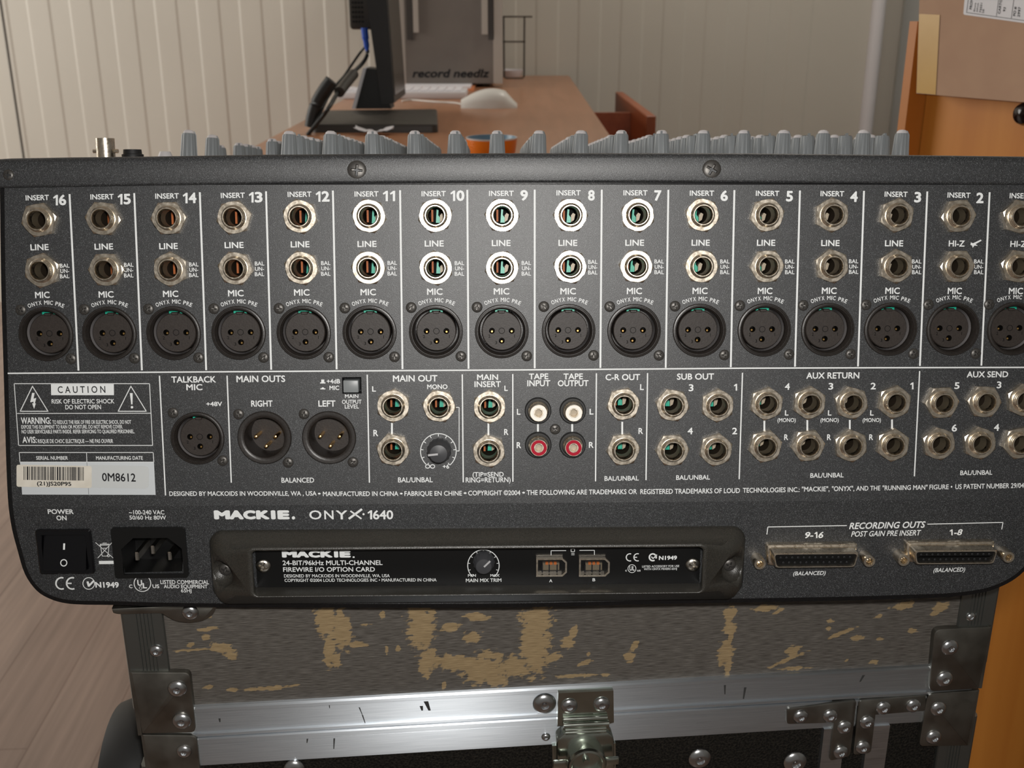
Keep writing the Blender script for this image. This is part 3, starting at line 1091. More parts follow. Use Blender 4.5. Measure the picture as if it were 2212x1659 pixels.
dk.add(loft([[(x0, 0.028, ZTOP - 0.0005), (x1, 0.028, ZTOP - 0.0005), (x1, 0.028, ZTOP - 0.03), (x0, 0.028, ZTOP - 0.03)],
             [(x0, DEPTH - 0.01, ZTOP + (DEPTH - 0.03) * tan(TILT)), (x1, DEPTH - 0.01, ZTOP + (DEPTH - 0.03) * tan(TILT)), (x1, DEPTH - 0.01, ZTOP - 0.02), (x0, DEPTH - 0.01, ZTOP - 0.02)]], True, True, True), 0, False)
obj('control_surface', dk.mesh('control_surface', ['chassis_coat'], sharp=30), console)


def screw_mesh(name, r, h, matname, slot=0.32, deep=0.9):
    n = 26
    v, f = [], []
    for j in range(n + 1):
        for i in range(n + 1):
            u, t = 2 * i / n - 1, 2 * j / n - 1
            x, z = u * sqrt(1 - t * t / 2), t * sqrt(1 - u * u / 2)
            rr = min(1.0, sqrt(x * x + z * z))
            w = h * sqrt(max(0, 1 - (rr * 0.98) ** 2.6))
            ax, az = abs(x), abs(z)
            if (ax < slot * 0.42 and az < 0.56) or (az < slot * 0.42 and ax < 0.56):
                w -= h * deep * (1 - 0.6 * max(ax, az))
            v.append((x * r, -w, z * r))
    for j in range(n):
        for i in range(n):
            a = j * (n + 1) + i
            f.append((a, a + 1, a + n + 2, a + n + 1))
    return MB().add((v, f), 0).mesh(name, [matname], sharp=50)


SCR = screw_mesh('screw', 0.00225, 0.0010, 'screw_black')
SCR_BIG = screw_mesh('screw', 0.0039, 0.0012, 'screw_black')
SCR_NI = screw_mesh('screw', 0.0033, 0.0016, 'screw_bright')


def on_panel(name, me, px, py, w=0.0, parent=console, roll=0.0, label=None, lift=0.0):
    """a part whose reference point (w in front of the panel) shows at a pixel; its base sits on the sheet"""
    p = pp(px, py, w)
    nrm = N_LO if py > BEND else N_UP
    base = p - nrm * (w - lift)
    o = obj(name, me, parent, base, (BETA if py > BEND else 0, roll, 0), label)
    return o


on_panel('screw', SCR_BIG, 770.5, 367.5, RWD, lift=RWD - 0.0008, roll=0.1)
on_panel('screw', SCR_BIG, 1538, 366, RWD, lift=RWD - 0.0008, roll=0.5)
on_panel('screw', SCR, 17, 378, RWD, lift=RWD - 0.0008, roll=0.15)
for i, (x, y) in enumerate(FEMALE[:16]):
    a = [(-56, -53), (54, 53)]
    on_panel('screw', SCR, x - 53.5 + (0.8 if i > 8 else -1 if i < 3 else 0), y - 52.5, 0.0008, roll=random.uniform(0, 1.5))
    if i < 15:
        on_panel('screw', SCR, x + 54 - (4 if i > 11 else 0), y + 53, 0.0008, roll=random.uniform(0, 1.5))
for x, y in ((373, 892.3), (480.3, 995.9), (514.7, 895.3), (621.9, 999.7), (656.3, 895), (762, 999), (1199.4, 927.8)):
    on_panel('screw', SCR, x, y, 0.0008, roll=random.uniform(0, 1.5))

# --- phone jacks
jm = MB()
jm.add(lathe([(0.0050, 0.0020), (0.0050, 0.0030), (0.0047, 0.0033), (0.0047, 0.0037), (0.0044, 0.0040), (0.0044, JW - 0.0004), (0.0041, JW), (0.0038, JW), (0.00352, JW - 0.0004), (0.0034, 0.001)], 36), 0)
jm.add(lathe([(0.0034, 0.001), (0.0034, -0.005)], 28), 1)
jm.add(lathe([(0.00342, -0.005), (0.0036, -0.020), (0.0037, -0.0205)], 28), 6)
jm.add(lathe([(0.0046, -0.001), (0.0046, -0.0205), (0.0036, -0.0206)], 24), 6)
jm.add(disc(0.0035, -0.0204, 24), 5, False)
jm.add(box(-0.0023, -0.0015, 0.0098, 0.0108, -0.0024, 0.0026), 2, False)
jm.add(prism([(-0.0006, -0.0028), (0.0012, -0.0028), (0.0014, -0.001), (0.0004, 0.0004), (0.0006, 0.0026), (-0.0002, 0.0028)], -0.0150, -0.0128), 3, False)
jm.add(prism([(0.0012, -0.0026), (0.0024, -0.0018), (0.0030, 0.0006), (0.0020, 0.0012), (0.0012, 0.0002)], -0.0140, -0.0112), 4, False)
JACK = jm.mesh('phone_jack', ['nickel', 'bore_metal', 'copper', 'board_green', 'tan_plate', 'hole_black', 'bore_dark'], recalc=False)


def hex_nut(apothem, rc, hgt, ri):
    n = 72
    loops = []
    outr = [apothem / cos(((2 * pi * k / n + pi / 6) % (pi / 3)) - pi / 6) for k in range(n)]
    ang = [2 * pi * k / n for k in range(n)]
    ch = [hgt - max(0, (r - rc)) * 0.5 for r in outr]
    loops.append([(r * cos(a), 0, r * sin(a)) for r, a in zip(outr, ang)])
    loops.append([(r * cos(a), -c, r * sin(a)) for r, a, c in zip(outr, ang, ch)])
    loops.append([(rc * cos(a), -hgt, rc * sin(a)) for a in ang])
    loops.append([(ri * cos(a), -hgt, ri * sin(a)) for a in ang])
    loops.append([(ri * cos(a), 0, ri * sin(a)) for a in ang])
    return loft(loops)


NUT = MB().add(hex_nut(0.0063, 0.0065, 0.0025, 0.0049), 0).mesh('hex_nut', ['nickel'], sharp=25)
for x, y in JACKS:
    j = on_panel('phone_jack', JACK, x, y, JW)
    obj('hex_nut', NUT, j, (0, 0, 0), (0, random.uniform(0, pi / 3), 0))

# --- female microphone sockets
fr = MB()
fr.add(lathe([(0.0112, 0.0), (0.0112, 0.0007), (0.0109, 0.0011), (0.0104, 0.0012), (0.0102, 0.0008), (0.0100, 0.0008), (0.0098, 0.0010), (0.0094, 0.0004), (0.0092, -0.003)], 56), 0)
fr.add(lathe([(0.0092, -0.003), (0.0091, -0.011)], 48), 1)
fr.add(lathe([(0.0091, -0.011), (0.0070, -0.011)], 48), 0)
fr.add(lathe([(0.0100, 0.0), (0.0100, -0.014), (0.0, -0.014)], 32), 0)
SOCK = fr.mesh('microphone_socket', ['socket_black', 'inner_ring'], recalc=False)
im = MB()
HOLES = [(-0.0041, 0.0), (0.0042, 0.0), (0.0, -0.0042)]
v, f = holed(circ(0, 0, 0.0080, 48), [circ(a, b, 0.00125, 18) for a, b in HOLES])
im.add(([(p.x, 0.0030, p.y) for p in v], f), 0, False)
im.add(lathe([(0.0080, -0.0030), (0.0083, -0.0034), (0.0083, -0.0112)], 48), 0)
for a, b in HOLES:
    xf = Matrix.Translation((a, 0, b))
    im.add(lathe([(0.00125, -0.0030), (0.00125, -0.0075), (0, -0.0075)], 16), 1, True, xf)
    im.add(lathe([(0.00075, -0.0074), (0.00075, -0.0048), (0.0004, -0.0044), (0.0, -0.0044)], 12), 2, True, Matrix.Translation((a, 0, b - 0.0004)))
im.add(lathe([(0.0013, -0.0029), (0.0011, -0.00285)], 20), 1)
for ch_, dx, dz in (('2', -0.0056, -0.0029), ('1', 0.0053, -0.0029), ('3', -0.0028, -0.0056)):
    TEXTS.append((im, 1, ch_, WEIGHT['l'], 0.0, lambda a, b, dx=dx, dz=dz, k=(0.0002 if ch_ == '1' else 0.0008): Vector((dx + a * k, 0.00293, dz + b * 0.0013))))
bake_texts()
INSERT = im.mesh('contact_insert', ['insert_black', 'hole_black', 'brass_gold'], recalc=False)
lt = MB()
lt.add(bevbox(-0.0013, 0.0013, 0.0018, 0.010, 0.0074, 0.0085, 0.0002, 1), 0, False)
for x0, x1 in ((-0.0027, -0.0018), (0.0018, 0.0027)):
    lt.add(box(x0, x1, 0.0035, 0.0095, 0.0074, 0.0088), 1, False)
lt.add(box(-0.0027, 0.0027, 0.0035, 0.0095, 0.0086, 0.0089), 1, False)
LATCH = lt.mesh('latch_tab', ['insert_black', 'board_green'])
for x, y in FEMALE:
    s = on_panel('microphone_socket', SOCK, x, y, 0.0010)
    obj('contact_insert', INSERT, s)
    obj('latch_tab', LATCH, s)

# --- male output plugs
mm = MB()
mm.add(lathe([(0.0113, 0.0), (0.0113, 0.0009), (0.0109, 0.0014), (0.0098, 0.0014), (0.0092, 0.0013), (0.0086, 0.0009), (0.0084, 0.0), (0.0080, -0.011)], 56), 0)
mm.add(disc(0.0081, -0.011, 40), 1, False)
PLUGS = mm.mesh('output_plug', ['socket_black', 'insert_black'], recalc=False)
pm = MB()
for a, b in ((-0.0042, 0.0), (0.0040, -0.0001), (0.0, -0.0042)):
    pm.add(lathe([(0.0008, -0.011), (0.0008, -0.0022), (0.0006, -0.0014), (0.0, -0.0012)], 16), 0, True, Matrix.Translation((a, 0, b)))
PINS = pm.mesh('contact_pins', ['brass_gold'], recalc=False)
for x, y in MALE:
    s = on_panel('output_plug', PLUGS, x, y, 0.0013)
    for a, b in ((-0.0042, 0.0), (0.0040, -0.0001), (0.0, -0.0042)):
        pmn = PINS
    for a, b in ((-0.0042, 0.0), (0.0040, -0.0001), (0.0, -0.0042)):
        if 'PIN1' not in globals():
            PIN1 = MB().add(lathe([(0.0008, -0.011), (0.0008, -0.0022), (0.0006, -0.0014), (0.0, -0.0012)], 16), 0).mesh('contact_pin', ['brass_gold'], recalc=False)
        obj('contact_pin', PIN1, s, (a, 0, b))

# --- phono sockets
RB_ = MB().add(lathe([(0.0056, 0), (0.0056, 0.0014), (0.0052, 0.0019), (0.0046, 0.0019), (0.0044, 0.0014), (0.0036, 0.0014)], 40), 0).mesh('phono_socket', ['rubber'])


def rca(colname):
    b = MB()
    b.add(lathe([(0.0042, 0.001), (0.0042, 0.0030), (0.0040, 0.0034), (0.0037, 0.0036), (0.0037, 0.0070), (0.0035, 0.0074), (0.0033, 0.0074)], 36), 0)
    b.add(lathe([(0.0033, 0.0074), (0.0033, 0.0071), (0.0021, 0.0071)], 36), 1)
    b.add(lathe([(0.0021, 0.0071), (0.0020, 0.0073), (0.0016, 0.0073), (0.0016, 0.004)], 24), 0)
    b.add(disc(0.0016, 0.0040, 20), 2, False)
    return b.mesh('barrel', ['nickel', colname, 'tan_plate'], recalc=False)


RW, RR_ = rca('rca_white'), rca('rca_red')
for x, y, me, lb in ((1162.2, 887.1, RW, 'white-ringed barrel'), (1237.3, 887.1, RW, 'white-ringed barrel'), (1162.7, 961.2, RR_, 'red-ringed barrel'), (1236.8, 961.2, RR_, 'red-ringed barrel')):
    s = on_panel('phono_socket', RB_, x, y, 0.001)
    obj('barrel', me, s, (0, 0, 0), None, lb)

# --- output level knob, push button
kb = MB()
prof = []
n = 48
loops = []
for r, w in ((0.0050, 0.0006), (0.0050, 0.004), (0.0046, 0.0046)):
    loops.append([((r + 0.0002 * cos(16 * 2 * pi * k / n)) * cos(2 * pi * k / n), -w, (r + 0.0002 * cos(16 * 2 * pi * k / n)) * sin(2 * pi * k / n)) for k in range(n)])
loops += [[(r * cos(2 * pi * k / n), -w, r * sin(2 * pi * k / n)) for k in range(n)] for r, w in ((0.0040, 0.0088), (0.0036, 0.0093), (0.0018, 0.0096), (0.0001, 0.0097))]
kb.add(loft(loops), 0)
kb.add(box(-0.0043, -0.0002, -0.0100, -0.0092, -0.0004, 0.0004), 1, False)
KNB = kb.mesh('level_knob', ['knob_dark', 'pointer_grey'])
k = on_panel('level_knob', KNB, 948, 977, 0.006)
k.rotation_euler = (0, radians(-6), 0)
bw = MB()
b0, b1 = BTN
bw.add(loft([[(b0.x, 0, b0.z), (b1.x, 0, b0.z), (b1.x, 0, b1.z), (b0.x, 0, b1.z)], [(b0.x, 0.008, b0.z), (b1.x, 0.008, b0.z), (b1.x, 0.008, b1.z), (b0.x, 0.008, b1.z)]], True, False, True), 0, False)
p0, p1 = pp(741.5, 848.5, 0.001), pp(774, 821.5, 0.001)
bw.add(bevbox(p0.x, p1.x, -0.001, 0.0075, p0.z, p1.z, 0.0004, 2), 1, True)
obj('push_button', bw.mesh('push_button', ['ink_dark', 'button_grey']), console)

# --- stickers over the serial plate
def sheet(name, pts, mats_, w=0.0003, r=4, texts=(), extra=None, mi=0):
    """a thin rounded paper label on the panel"""
    b = MB()
    a, c = pts
    poly = rrect(a[0], c[0], a[1], c[1], r, 4)
    tl = rowslope(100, 1020)
    P = [pp(x, y + (x - a[0]) * 0.018) for x, y in poly]
    b.add(loft([[p + N_UP * 0.00013 for p in P], [p + N_UP * w for p in P]], True, False, True), 0, False)
    if extra:
        extra(b, w)
    for t, x0, x1, y0, y1, wt in texts:
        TEXTS.append((b, 1, t, WEIGHT[wt], 0.0, place_fn(x0, x1, y0, y1, 0, 0.016, w + 0.00005)))
    bake_texts()
    return obj(name, b.mesh(name, mats_, recalc=False, sharp=0), console)


def bars(b, w):
    x = 52.0
    rnd = random.Random(4)
    while x < 181:
        k = rnd.choice((1.0, 1.4, 2.2, 3.0))
        fillpoly(b, [(x, 1007 + (x - 36) * 0.012), (x + k, 1007 + (x - 36) * 0.012), (x + k, 1036 + (x - 36) * 0.012), (x, 1036 + (x - 36) * 0.012)], 1, cap=w + 0.00005)
        x += k + rnd.choice((1.0, 1.3, 2.0, 2.4))


sheet('date_sticker', ((188, 1004), (322, 1053)), ['sticker_clear', 'ink_black'], 0.00022, 9, [('0M8612', 221.5, 293.9, 1022, 1039.6, 'n')])
sheet('barcode_sticker', ((36.5, 1003.5), (198.5, 1051)), ['sticker_cream', 'ink_black'], 0.00035, 4, [('(21)JS20P95', 81, 155, 1040, 1048.6, 'b')], bars)

# --- mains switch and inlet
def lowxz(px, py, w=0.0):
    """coordinates on the folded strip, relative to its fold line: (x, up, w)"""
    p = pp(px, py, w) - P_LO
    return p.x, p.dot(U_LO)


LOW = obj_low = None
c0 = lowxz(82, 1237)
LOROT = (BETA, 0, 0)


def low_part(name, mb, mats_, label=None, parent=console, recalc=True, sharp=35):
    """mesh given in fold-strip coordinates (x, -w, up)"""
    o = obj(name, mb.mesh(name, mats_, recalc=recalc, sharp=sharp), parent, P_LO if parent is console else None, LOROT if parent is console else None, label)
    return o


q = [lowxz(*p) for p in ((79, 1142.5), (196.5, 1142), (207.5, 1237.3), (88, 1237.5))]
sx0, sx1 = (q[0][0] + q[3][0]) / 2, (q[1][0] + q[2][0]) / 2
sz1, sz0 = (q[0][1] + q[1][1]) / 2, (q[2][1] + q[3][1]) / 2
mb = MB()
oo = rrect(sx0, sx1, sz0, sz1, 0.0010, 3)
ii = rrect(sx0 + 0.0022, sx1 - 0.0022, sz0 + 0.0022, sz1 - 0.0022, 0.0006, 3)
mb.add(loft([[(x, 0, z) for x, z in oo], [(x, -0.0012, z) for x, z in oo], [(x, -0.0016, z) for x, z in inset(oo, 0.0005)], [(x, -0.0016, z) for x, z in ii], [(x, 0.007, z) for x, z in ii]], True, False, True), 0, False)
swo = low_part('power_switch', mb, ['gloss_black'])
rk = MB()
zc = (sz0 + sz1) / 2
rx0, rx1 = sx0 + 0.0026, sx1 - 0.0026
pr = [(0.006, sz0 + 0.0026), (-0.0038, sz0 + 0.0026), (-0.0016, zc), (0.0012, sz1 - 0.0026), (0.006, sz1 - 0.0026)]
rk.add(loft([[(rx0, y, z) for y, z in pr], [(rx1, y, z) for y, z in pr]], True, True, True), 0, False)


def rock_pt(x, z):
    t = (z - (sz0 + 0.0026)) / (zc - sz0 - 0.0026)
    y = -0.0038 + t * 0.0022 if z < zc else -0.0016 + (z - zc) / (sz1 - 0.0026 - zc) * 0.0028
    return (x, y - 0.0001, z)


cxs = (sx0 + sx1) / 2 - 0.0003
rk.add(([rock_pt(cxs - 0.0004, zc + 0.0011), rock_pt(cxs + 0.0004, zc + 0.0011), rock_pt(cxs + 0.0004, zc + 0.0036), rock_pt(cxs - 0.0004, zc + 0.0036)], [(0, 1, 2, 3)]), 1, False)
o_ = [rock_pt(cxs + 0.0015 * cos(2 * pi * k / 24), zc - 0.0042 + 0.0015 * sin(2 * pi * k / 24)) for k in range(24)]
i_ = [rock_pt(cxs + 0.0011 * cos(2 * pi * k / 24), zc - 0.0042 + 0.0011 * sin(2 * pi * k / 24)) for k in range(24)]
rk.add(loft([o_, i_]), 1, False)
obj('rocker', rk.mesh('rocker', ['gloss_black', 'legend_ink'], recalc=False), swo)
q = [lowxz(*p) for p in ((240, 1138.5), (400, 1138), (410, 1249.5), (253, 1250))]
x0, x1, z1, z0 = (q[0][0] + q[3][0]) / 2, (q[1][0] + q[2][0]) / 2, q[0][1], q[2][1] + 0.0010
q = [lowxz(*p) for p in ((262, 1160), (393, 1160), (393, 1238), (262, 1238))]
a0, a1, c1, c0 = q[0][0], q[1][0], q[0][1], q[2][1]
ip = [(a0, c0), (a1, c0), (a1, c1 - 0.005), (a1 - 0.0055, c1), (a0 + 0.0055, c1), (a0, c1 - 0.005)]
oo = rrect(x0, x1, z0, z1, 0.0012, 3)
mb = MB()
v, f = holed(oo, [ip])
mb.add(([(p.x, -0.0015, p.y) for p in v], f), 0, False)
mb.add(loft([[(x, 0, z) for x, z in oo], [(x, -0.0015, z) for x, z in oo]]), 0, False)
mb.add(loft([[(x, -0.0015, z) for x, z in ip], [(x, 0.016, z) for x, z in ip]], True, False, True), 0, False)
ino = low_part('power_inlet', mb, ['plug_black'], recalc=False)
xm, zm = (a0 + a1) / 2, (c0 + c1) / 2
for dx, dz in ((-0.0070, -0.0005), (0.0, 0.0024), (0.0070, -0.0005)):
    obj('contact_pin', MB().add(bevbox(xm + dx - 0.0009, xm + dx + 0.0009, -0.0005, 0.0159, zm + dz - 0.002, zm + dz + 0.002, 0.0004, 1), 0).mesh('contact_pin', ['screw_bright']), ino)

# --- option card in its bezel
LX = lambda px, py, w=0.0: lowxz(px, py, w)
bx0, bx1 = LX(457, 1215)[0], LX(1606, 1208)[0]
bz1, bz0 = LX(1030, 1140.5)[1], LX(1030, 1288)[1]
lipw = 0.0115
lx0, lx1 = LX(532, 1230, lipw)[0], LX(1530, 1222, lipw)[0]
lz1, lz0 = LX(1030, 1180, lipw)[1], LX(1030, 1287, lipw)[1]
wx0, wx1 = LX(546, 1230, lipw)[0], LX(1518, 1222, lipw)[0]
wz1, wz0 = LX(1030, 1187, lipw)[1], LX(1030, 1283.5, lipw)[1]
kx0, kx1 = LX(548, 1230, 0.001)[0], LX(1516, 1222, 0.001)[0]
kz1, kz0 = wz1, LX(1030, 1264.5, 0.001)[1]
mb = MB()
N5 = 6
lp = lambda a, b, c, d, r, w: [(x, -w, z) for x, z in rrect(a, b, c, d, r, N5)]
mb.add(loft([lp(bx0, bx1, bz0, bz1, 0.006, 0.0), lp(bx0, bx1, bz0, bz1, 0.006, 0.0012), lp(bx0 + 0.0008, bx1 - 0.0008, bz0 + 0.0002, bz1 - 0.0008, 0.006, 0.0026),
             lp(bx0 + 0.003, bx1 - 0.003, bz0 + 0.0003, bz1 - 0.0030, 0.005, 0.0058), lp(bx0 + 0.008, bx1 - 0.008, lz0 - 0.0001, bz1 - 0.0053, 0.004, 0.0088), lp(lx0, lx1, lz0, lz1, 0.003, lipw - 0.0006),
             lp(lx0 + 0.0006, lx1 - 0.0006, lz0 + 0.0003, lz1 - 0.0006, 0.0026, lipw), lp(wx0 - 0.0004, wx1 + 0.0004, wz0 - 0.0003, wz1 + 0.0004, 0.0022, lipw), lp(wx0, wx1, wz0, wz1, 0.002, lipw - 0.0005), lp(kx0, kx1, kz0, kz1, 0.0012, 0.001)]), 0)
bez = low_part('card_bezel', mb, ['bezel_coat'], sharp=60)


def carve(o, cutters):
    tmp = []
    for me, m4 in cutters:
        c = bpy.data.objects.new('cutter', me)
        COL.objects.link(c)
        c.parent = o.parent
        c.matrix_parent_inverse = Matrix()
        c.matrix_basis = o.matrix_basis @ m4
        md = o.modifiers.new('cut', 'BOOLEAN')
        md.operation = 'DIFFERENCE'
        md.object = c
        md.solver = 'EXACT'
        tmp.append(c)
    bpy.context.view_layer.update()
    dg = bpy.context.evaluated_depsgraph_get()
    me = bpy.data.meshes.new_from_object(o.evaluated_get(dg))
    o.modifiers.clear()
    o.data = me
    for c in tmp:
        bpy.data.objects.remove(c)


s1, s2 = LX(488, 1229, 0.002), LX(1575, 1219, 0.002)
ball = lambda r: MB().add(lathe([(0.0001, -r)] + [(r * sin(radians(t)), -r * cos(radians(t))) for t in range(15, 180, 15)] + [(0.0001, r)], 28), 0).mesh('cutter', ['bezel_coat'])
carve(bez, [(ball(0.0062), Matrix.Translation((s1[0] - 0.001, -0.0075, s1[1]))), (ball(0.0062), Matrix.Translation((s2[0] + 0.001, -0.0075, s2[1])))])
for s in (s1, s2):
    obj('screw', SCR_BIG, bez, (s[0], -0.0022, s[1]), (0, 0.4, 0)).scale = (0.72, 1.2, 0.72)

CW = 0.0012
cdm = MB()
cdm.add(box(wx0 - 0.001, wx1 + 0.001, -CW + 0.0002, 0.0, kz0 - 0.0005, wz1 + 0.002), 0, False)
# printed lettering of the card is laid out in console coordinates and moved into the strip's frame below
pr_ = MB()
LC = lambda s, a, b, y0, y1, wt='n', **k_: T(pr_, s, a, b, y0, y1, wt, CW - 0.0002, 0, **k_)
for chs, a, b in (('M', 609.5, 642), ('A', 640, 668), ('C', 667, 692), ('K', 692.5, 719), ('I', 722, 731), ('E', 734, 758)):
    LC(chs, a, b, 1189, 1204, 'x')
stroke(pr_, [(762, 1203.2), (766, 1203.2)], 3.4, 0, w=CW)
LC('24-BIT/96kHz MULTI-CHANNEL', 610.9, 826.5, 1210.3, 1220.3)
LC('FIREWIRE I/O OPTION CARD', 612, 810, 1224.8, 1234.5)
LC('DESIGNED BY MACKOIDS IN WOODINVILLE, WA, USA', 614, 842, 1240, 1246.8, 'l')
LC('COPYRIGHT \u00a92004 LOUD TECHNOLOGIES INC \u2022 MANUFACTURED IN CHINA', 615, 943, 1249.3, 1256.1, 'l')
LC('MIN', 1011, 1028, 1239.8, 1245.4)
LC('MAX', 1059.3, 1079, 1239.8, 1245.4)
LC('MAIN MIX TRIM', 1006.4, 1083, 1249.3, 1256.8)
LC('A', 1186.3, 1193, 1250.8, 1257.3)
LC('B', 1279.8, 1285.8, 1248.7, 1255.2)
stroke(pr_, [(1190.4, 1199), (1190.4, 1189.2), (1222.8, 1189)], 1.4, 0, w=CW)
stroke(pr_, [(1251.7, 1188.6), (1284, 1188.4), (1284, 1198.4)], 1.4, 0, w=CW)
stroke(pr_, [(1233.5, 1185.4), (1241, 1185.4), (1241, 1191.5), (1233.5, 1191.5)], 1.3, 0, True, w=CW)
stroke(pr_, [(1234, 1195), (1241, 1195)], 1.2, 0, w=CW)
stroke(pr_, [(1234, 1198.2), (1241, 1198.2)], 1.2, 0, w=CW)
stroke(pr_, arcpts(1360.5, 1203.7, 7.8, 70, 290, 16), 2.4, 0, w=CW)
stroke(pr_, arcpts(1377, 1203.5, 7.8, 70, 290, 16), 2.4, 0, w=CW)
stroke(pr_, [(1369.5, 1203.5), (1376, 1203.5)], 2.2, 0, w=CW)
stroke(pr_, arcpts(1410, 1203.5, 7.4, -20, 300, 20), 3.6, 0, w=CW)
stroke(pr_, [(1407, 1202), (1410.5, 1206.5), (1419, 1198)], 2.4, 0, w=CW)
LC('N1949', 1423, 1462, 1200.2, 1209, 'h')
LC('c', 1350.5, 1354, 1229, 1234)
stroke(pr_, arcpts(1365, 1228, 8.6, 0, 360, 24), 1.4, 0, w=CW)
LC('UL', 1359.5, 1370.5, 1222.5, 1232, 'b')
LC('us', 1376, 1383.5, 1229, 1234)
LC('LISTED ACCESSORY FOR USE', 1386.9, 1467, 1220.6, 1225, 'l')
LC('WITH ONYX MIXERS 65HJ', 1390.6, 1462, 1226.4, 1230.8, 'l')
DXC, DYC = 1044.3, 1221.3
stroke(pr_, arcpts(DXC, DYC, 34, -45, 225, 36), 1.8, 0, w=CW)
for a in range(-45, 226, 27):
    stroke(pr_, [(DXC + 29 * cos(radians(a)), DYC - 29 * sin(radians(a))), (DXC + 34 * cos(radians(a)), DYC - 34 * sin(radians(a)))], 1.3, 0, w=CW)
bake_texts()
LOM = Matrix.Translation(P_LO) @ Matrix.Rotation(BETA, 4, 'X')
LOI = LOM.inverted()
cdm.add((pr_.v, pr_.f), 1, False, LOI)
card = low_part('option_card', cdm, ['card_black', 'legend_ink'], recalc=False, sharp=0)
o = obj('trim_knob', KNB, card, (LX(1045, 1222, 0.007)[0], -CW, LX(1045, 1222, 0.007)[1]), (0, radians(135), 0))
o.scale = (0.9, 0.75, 0.9)
for px, py in ((568.8, 1222.4), (1496.8, 1219.8)):
    a = LX(px, py, CW)
    obj('screw', SCR_NI, card, (a[0], -CW + 0.0003, a[1]), (0, random.uniform(0, 1), 0), 'bright cross-head screw')
fw = MB()
pw, ph = 0.0066, 0.0042
shape = lambda k: [(-pw * k, -ph * k), (pw * k - 0.0018, -ph * k), (pw * k, -ph * k + 0.0018), (pw * k, ph * k - 0.0018), (pw * k - 0.0018, ph * k), (-pw * k, ph * k)]
so, si = shape(1.0), [(-pw + 0.0007, -ph + 0.0007), (pw - 0.0022, -ph + 0.0007), (pw - 0.0007, -ph + 0.0022), (pw - 0.0007, ph - 0.0022), (pw - 0.0022, ph - 0.0007), (-pw + 0.0007, ph - 0.0007)]
fw.add(loft([[(x, 0, z) for x, z in so], [(x, -0.0018, z) for x, z in so], [(x, -0.0018, z) for x, z in si], [(x, 0.005, z) for x, z in si]], True, False, True), 0, False)
fw.add(box(-0.0038, 0.0034, -0.0008, 0.004, -0.0016, 0.0016), 1, False)
for dx in (-0.0026, -0.0008, 0.0010):
    fw.add(box(dx, dx + 0.0012, -0.0011, 0.0, 0.0010, 0.0020), 2, False)
for dx in (-0.0042, -0.0012, 0.0022):
    fw.add(box(dx, dx + 0.0005, -0.0012, 0.0, -0.0026, 0.0010), 3, False)
PORT = fw.mesh('data_port', ['nickel', 'bore_metal', 'copper', 'ink_black'])
for px, py in ((1191.5, 1226), (1284, 1226)):
    a = LX(px, py, CW + 0.0018)
    obj('data_port', PORT, card, (a[0], -CW, a[1]))

# --- recording connectors
def dsub(front, screws):
    P = [LX(x, y, 0.0085) for x, y in front]
    cx = sum(p[0] for p in P) / 4
    cz = sum(p[1] for p in P) / 4
    hw1, hw0, hh = (P[1][0] - P[0][0]) / 2, (P[2][0] - P[3][0]) / 2, (P[0][1] + P[1][1] - P[2][1] - P[3][1]) / 4

    def trap(k, w):
        pts = [(hw1 + k, hh + k), (-hw1 - k, hh + k), (-hw0 - k, -hh - k), (hw0 + k, -hh - k)]
        out = []
        for i in range(4):
            a, b, c = Vector(pts[i - 1]), Vector(pts[i]), Vector(pts[(i + 1) % 4])
            r = 0.0014
            e1, e2 = (a - b).normalized(), (c - b).normalized()
            for t in range(5):
                s_ = t / 4
                out.append(b + e1 * r * (1 - s_) ** 2 + e2 * r * s_ ** 2)
        return [(cx + p.x, -w, cz + p.y) for p in out]
    g = MB()
    g.add(loft([trap(0.0018, 0), trap(0.0018, 0.0022), trap(0.0014, 0.0028), trap(0.0006, 0.0030), trap(0.0004, 0.0034), trap(0.0003, 0.0082), trap(0.0, 0.0087), trap(-0.0004, 0.0087), trap(-0.0006, 0.0078)]), 0)
    g.add(loft([trap(-0.0006, 0.0078), trap(-0.002, 0.0078)], True, False, True), 1, False)
    for row, nn, zz in ((0, 13, 0.0011), (1, 12, -0.0012)):
        for i in range(nn):
            xx = cx + (i - (nn - 1) / 2) * (2 * hw0 * 0.88 / 12)
            g.add(lathe([(0.00042, 0.0078), (0.00042, 0.0081), (0.00022, 0.0082)], 10), 2, True, Matrix.Translation((xx, 0, cz + zz)))
            g.add(disc(0.00022, 0.0080, 8, xx, cz + zz), 1, False)
    o = low_part('recording_connector', g, ['nickel', 'card_black', 'ink_dark'], recalc=False)
    js = MB()
    js.add(lathe([(0.0026, 0), (0.0026, 0.006), (0.0024, 0.0064), (0.0016, 0.0064), (0.0013, 0.0058), (0.0012, 0.002), (0, 0.002)], 24), 0)
    JS = js.mesh('jackscrew', ['nickel'], recalc=False)
    for x, y in screws:
        a = LX(x, y, 0.0064)
        obj('jackscrew', JS, o, (a[0], 0, a[1]))


dsub([(1670, 1197), (1853, 1193.5), (1847, 1223), (1677, 1227)], [(1642, 1219), (1878.6, 1213.5)])
dsub([(1975.7, 1191.4), (2153, 1188), (2147, 1215), (1980, 1220)], [(1953, 1211.4), (2179.4, 1204.3)])

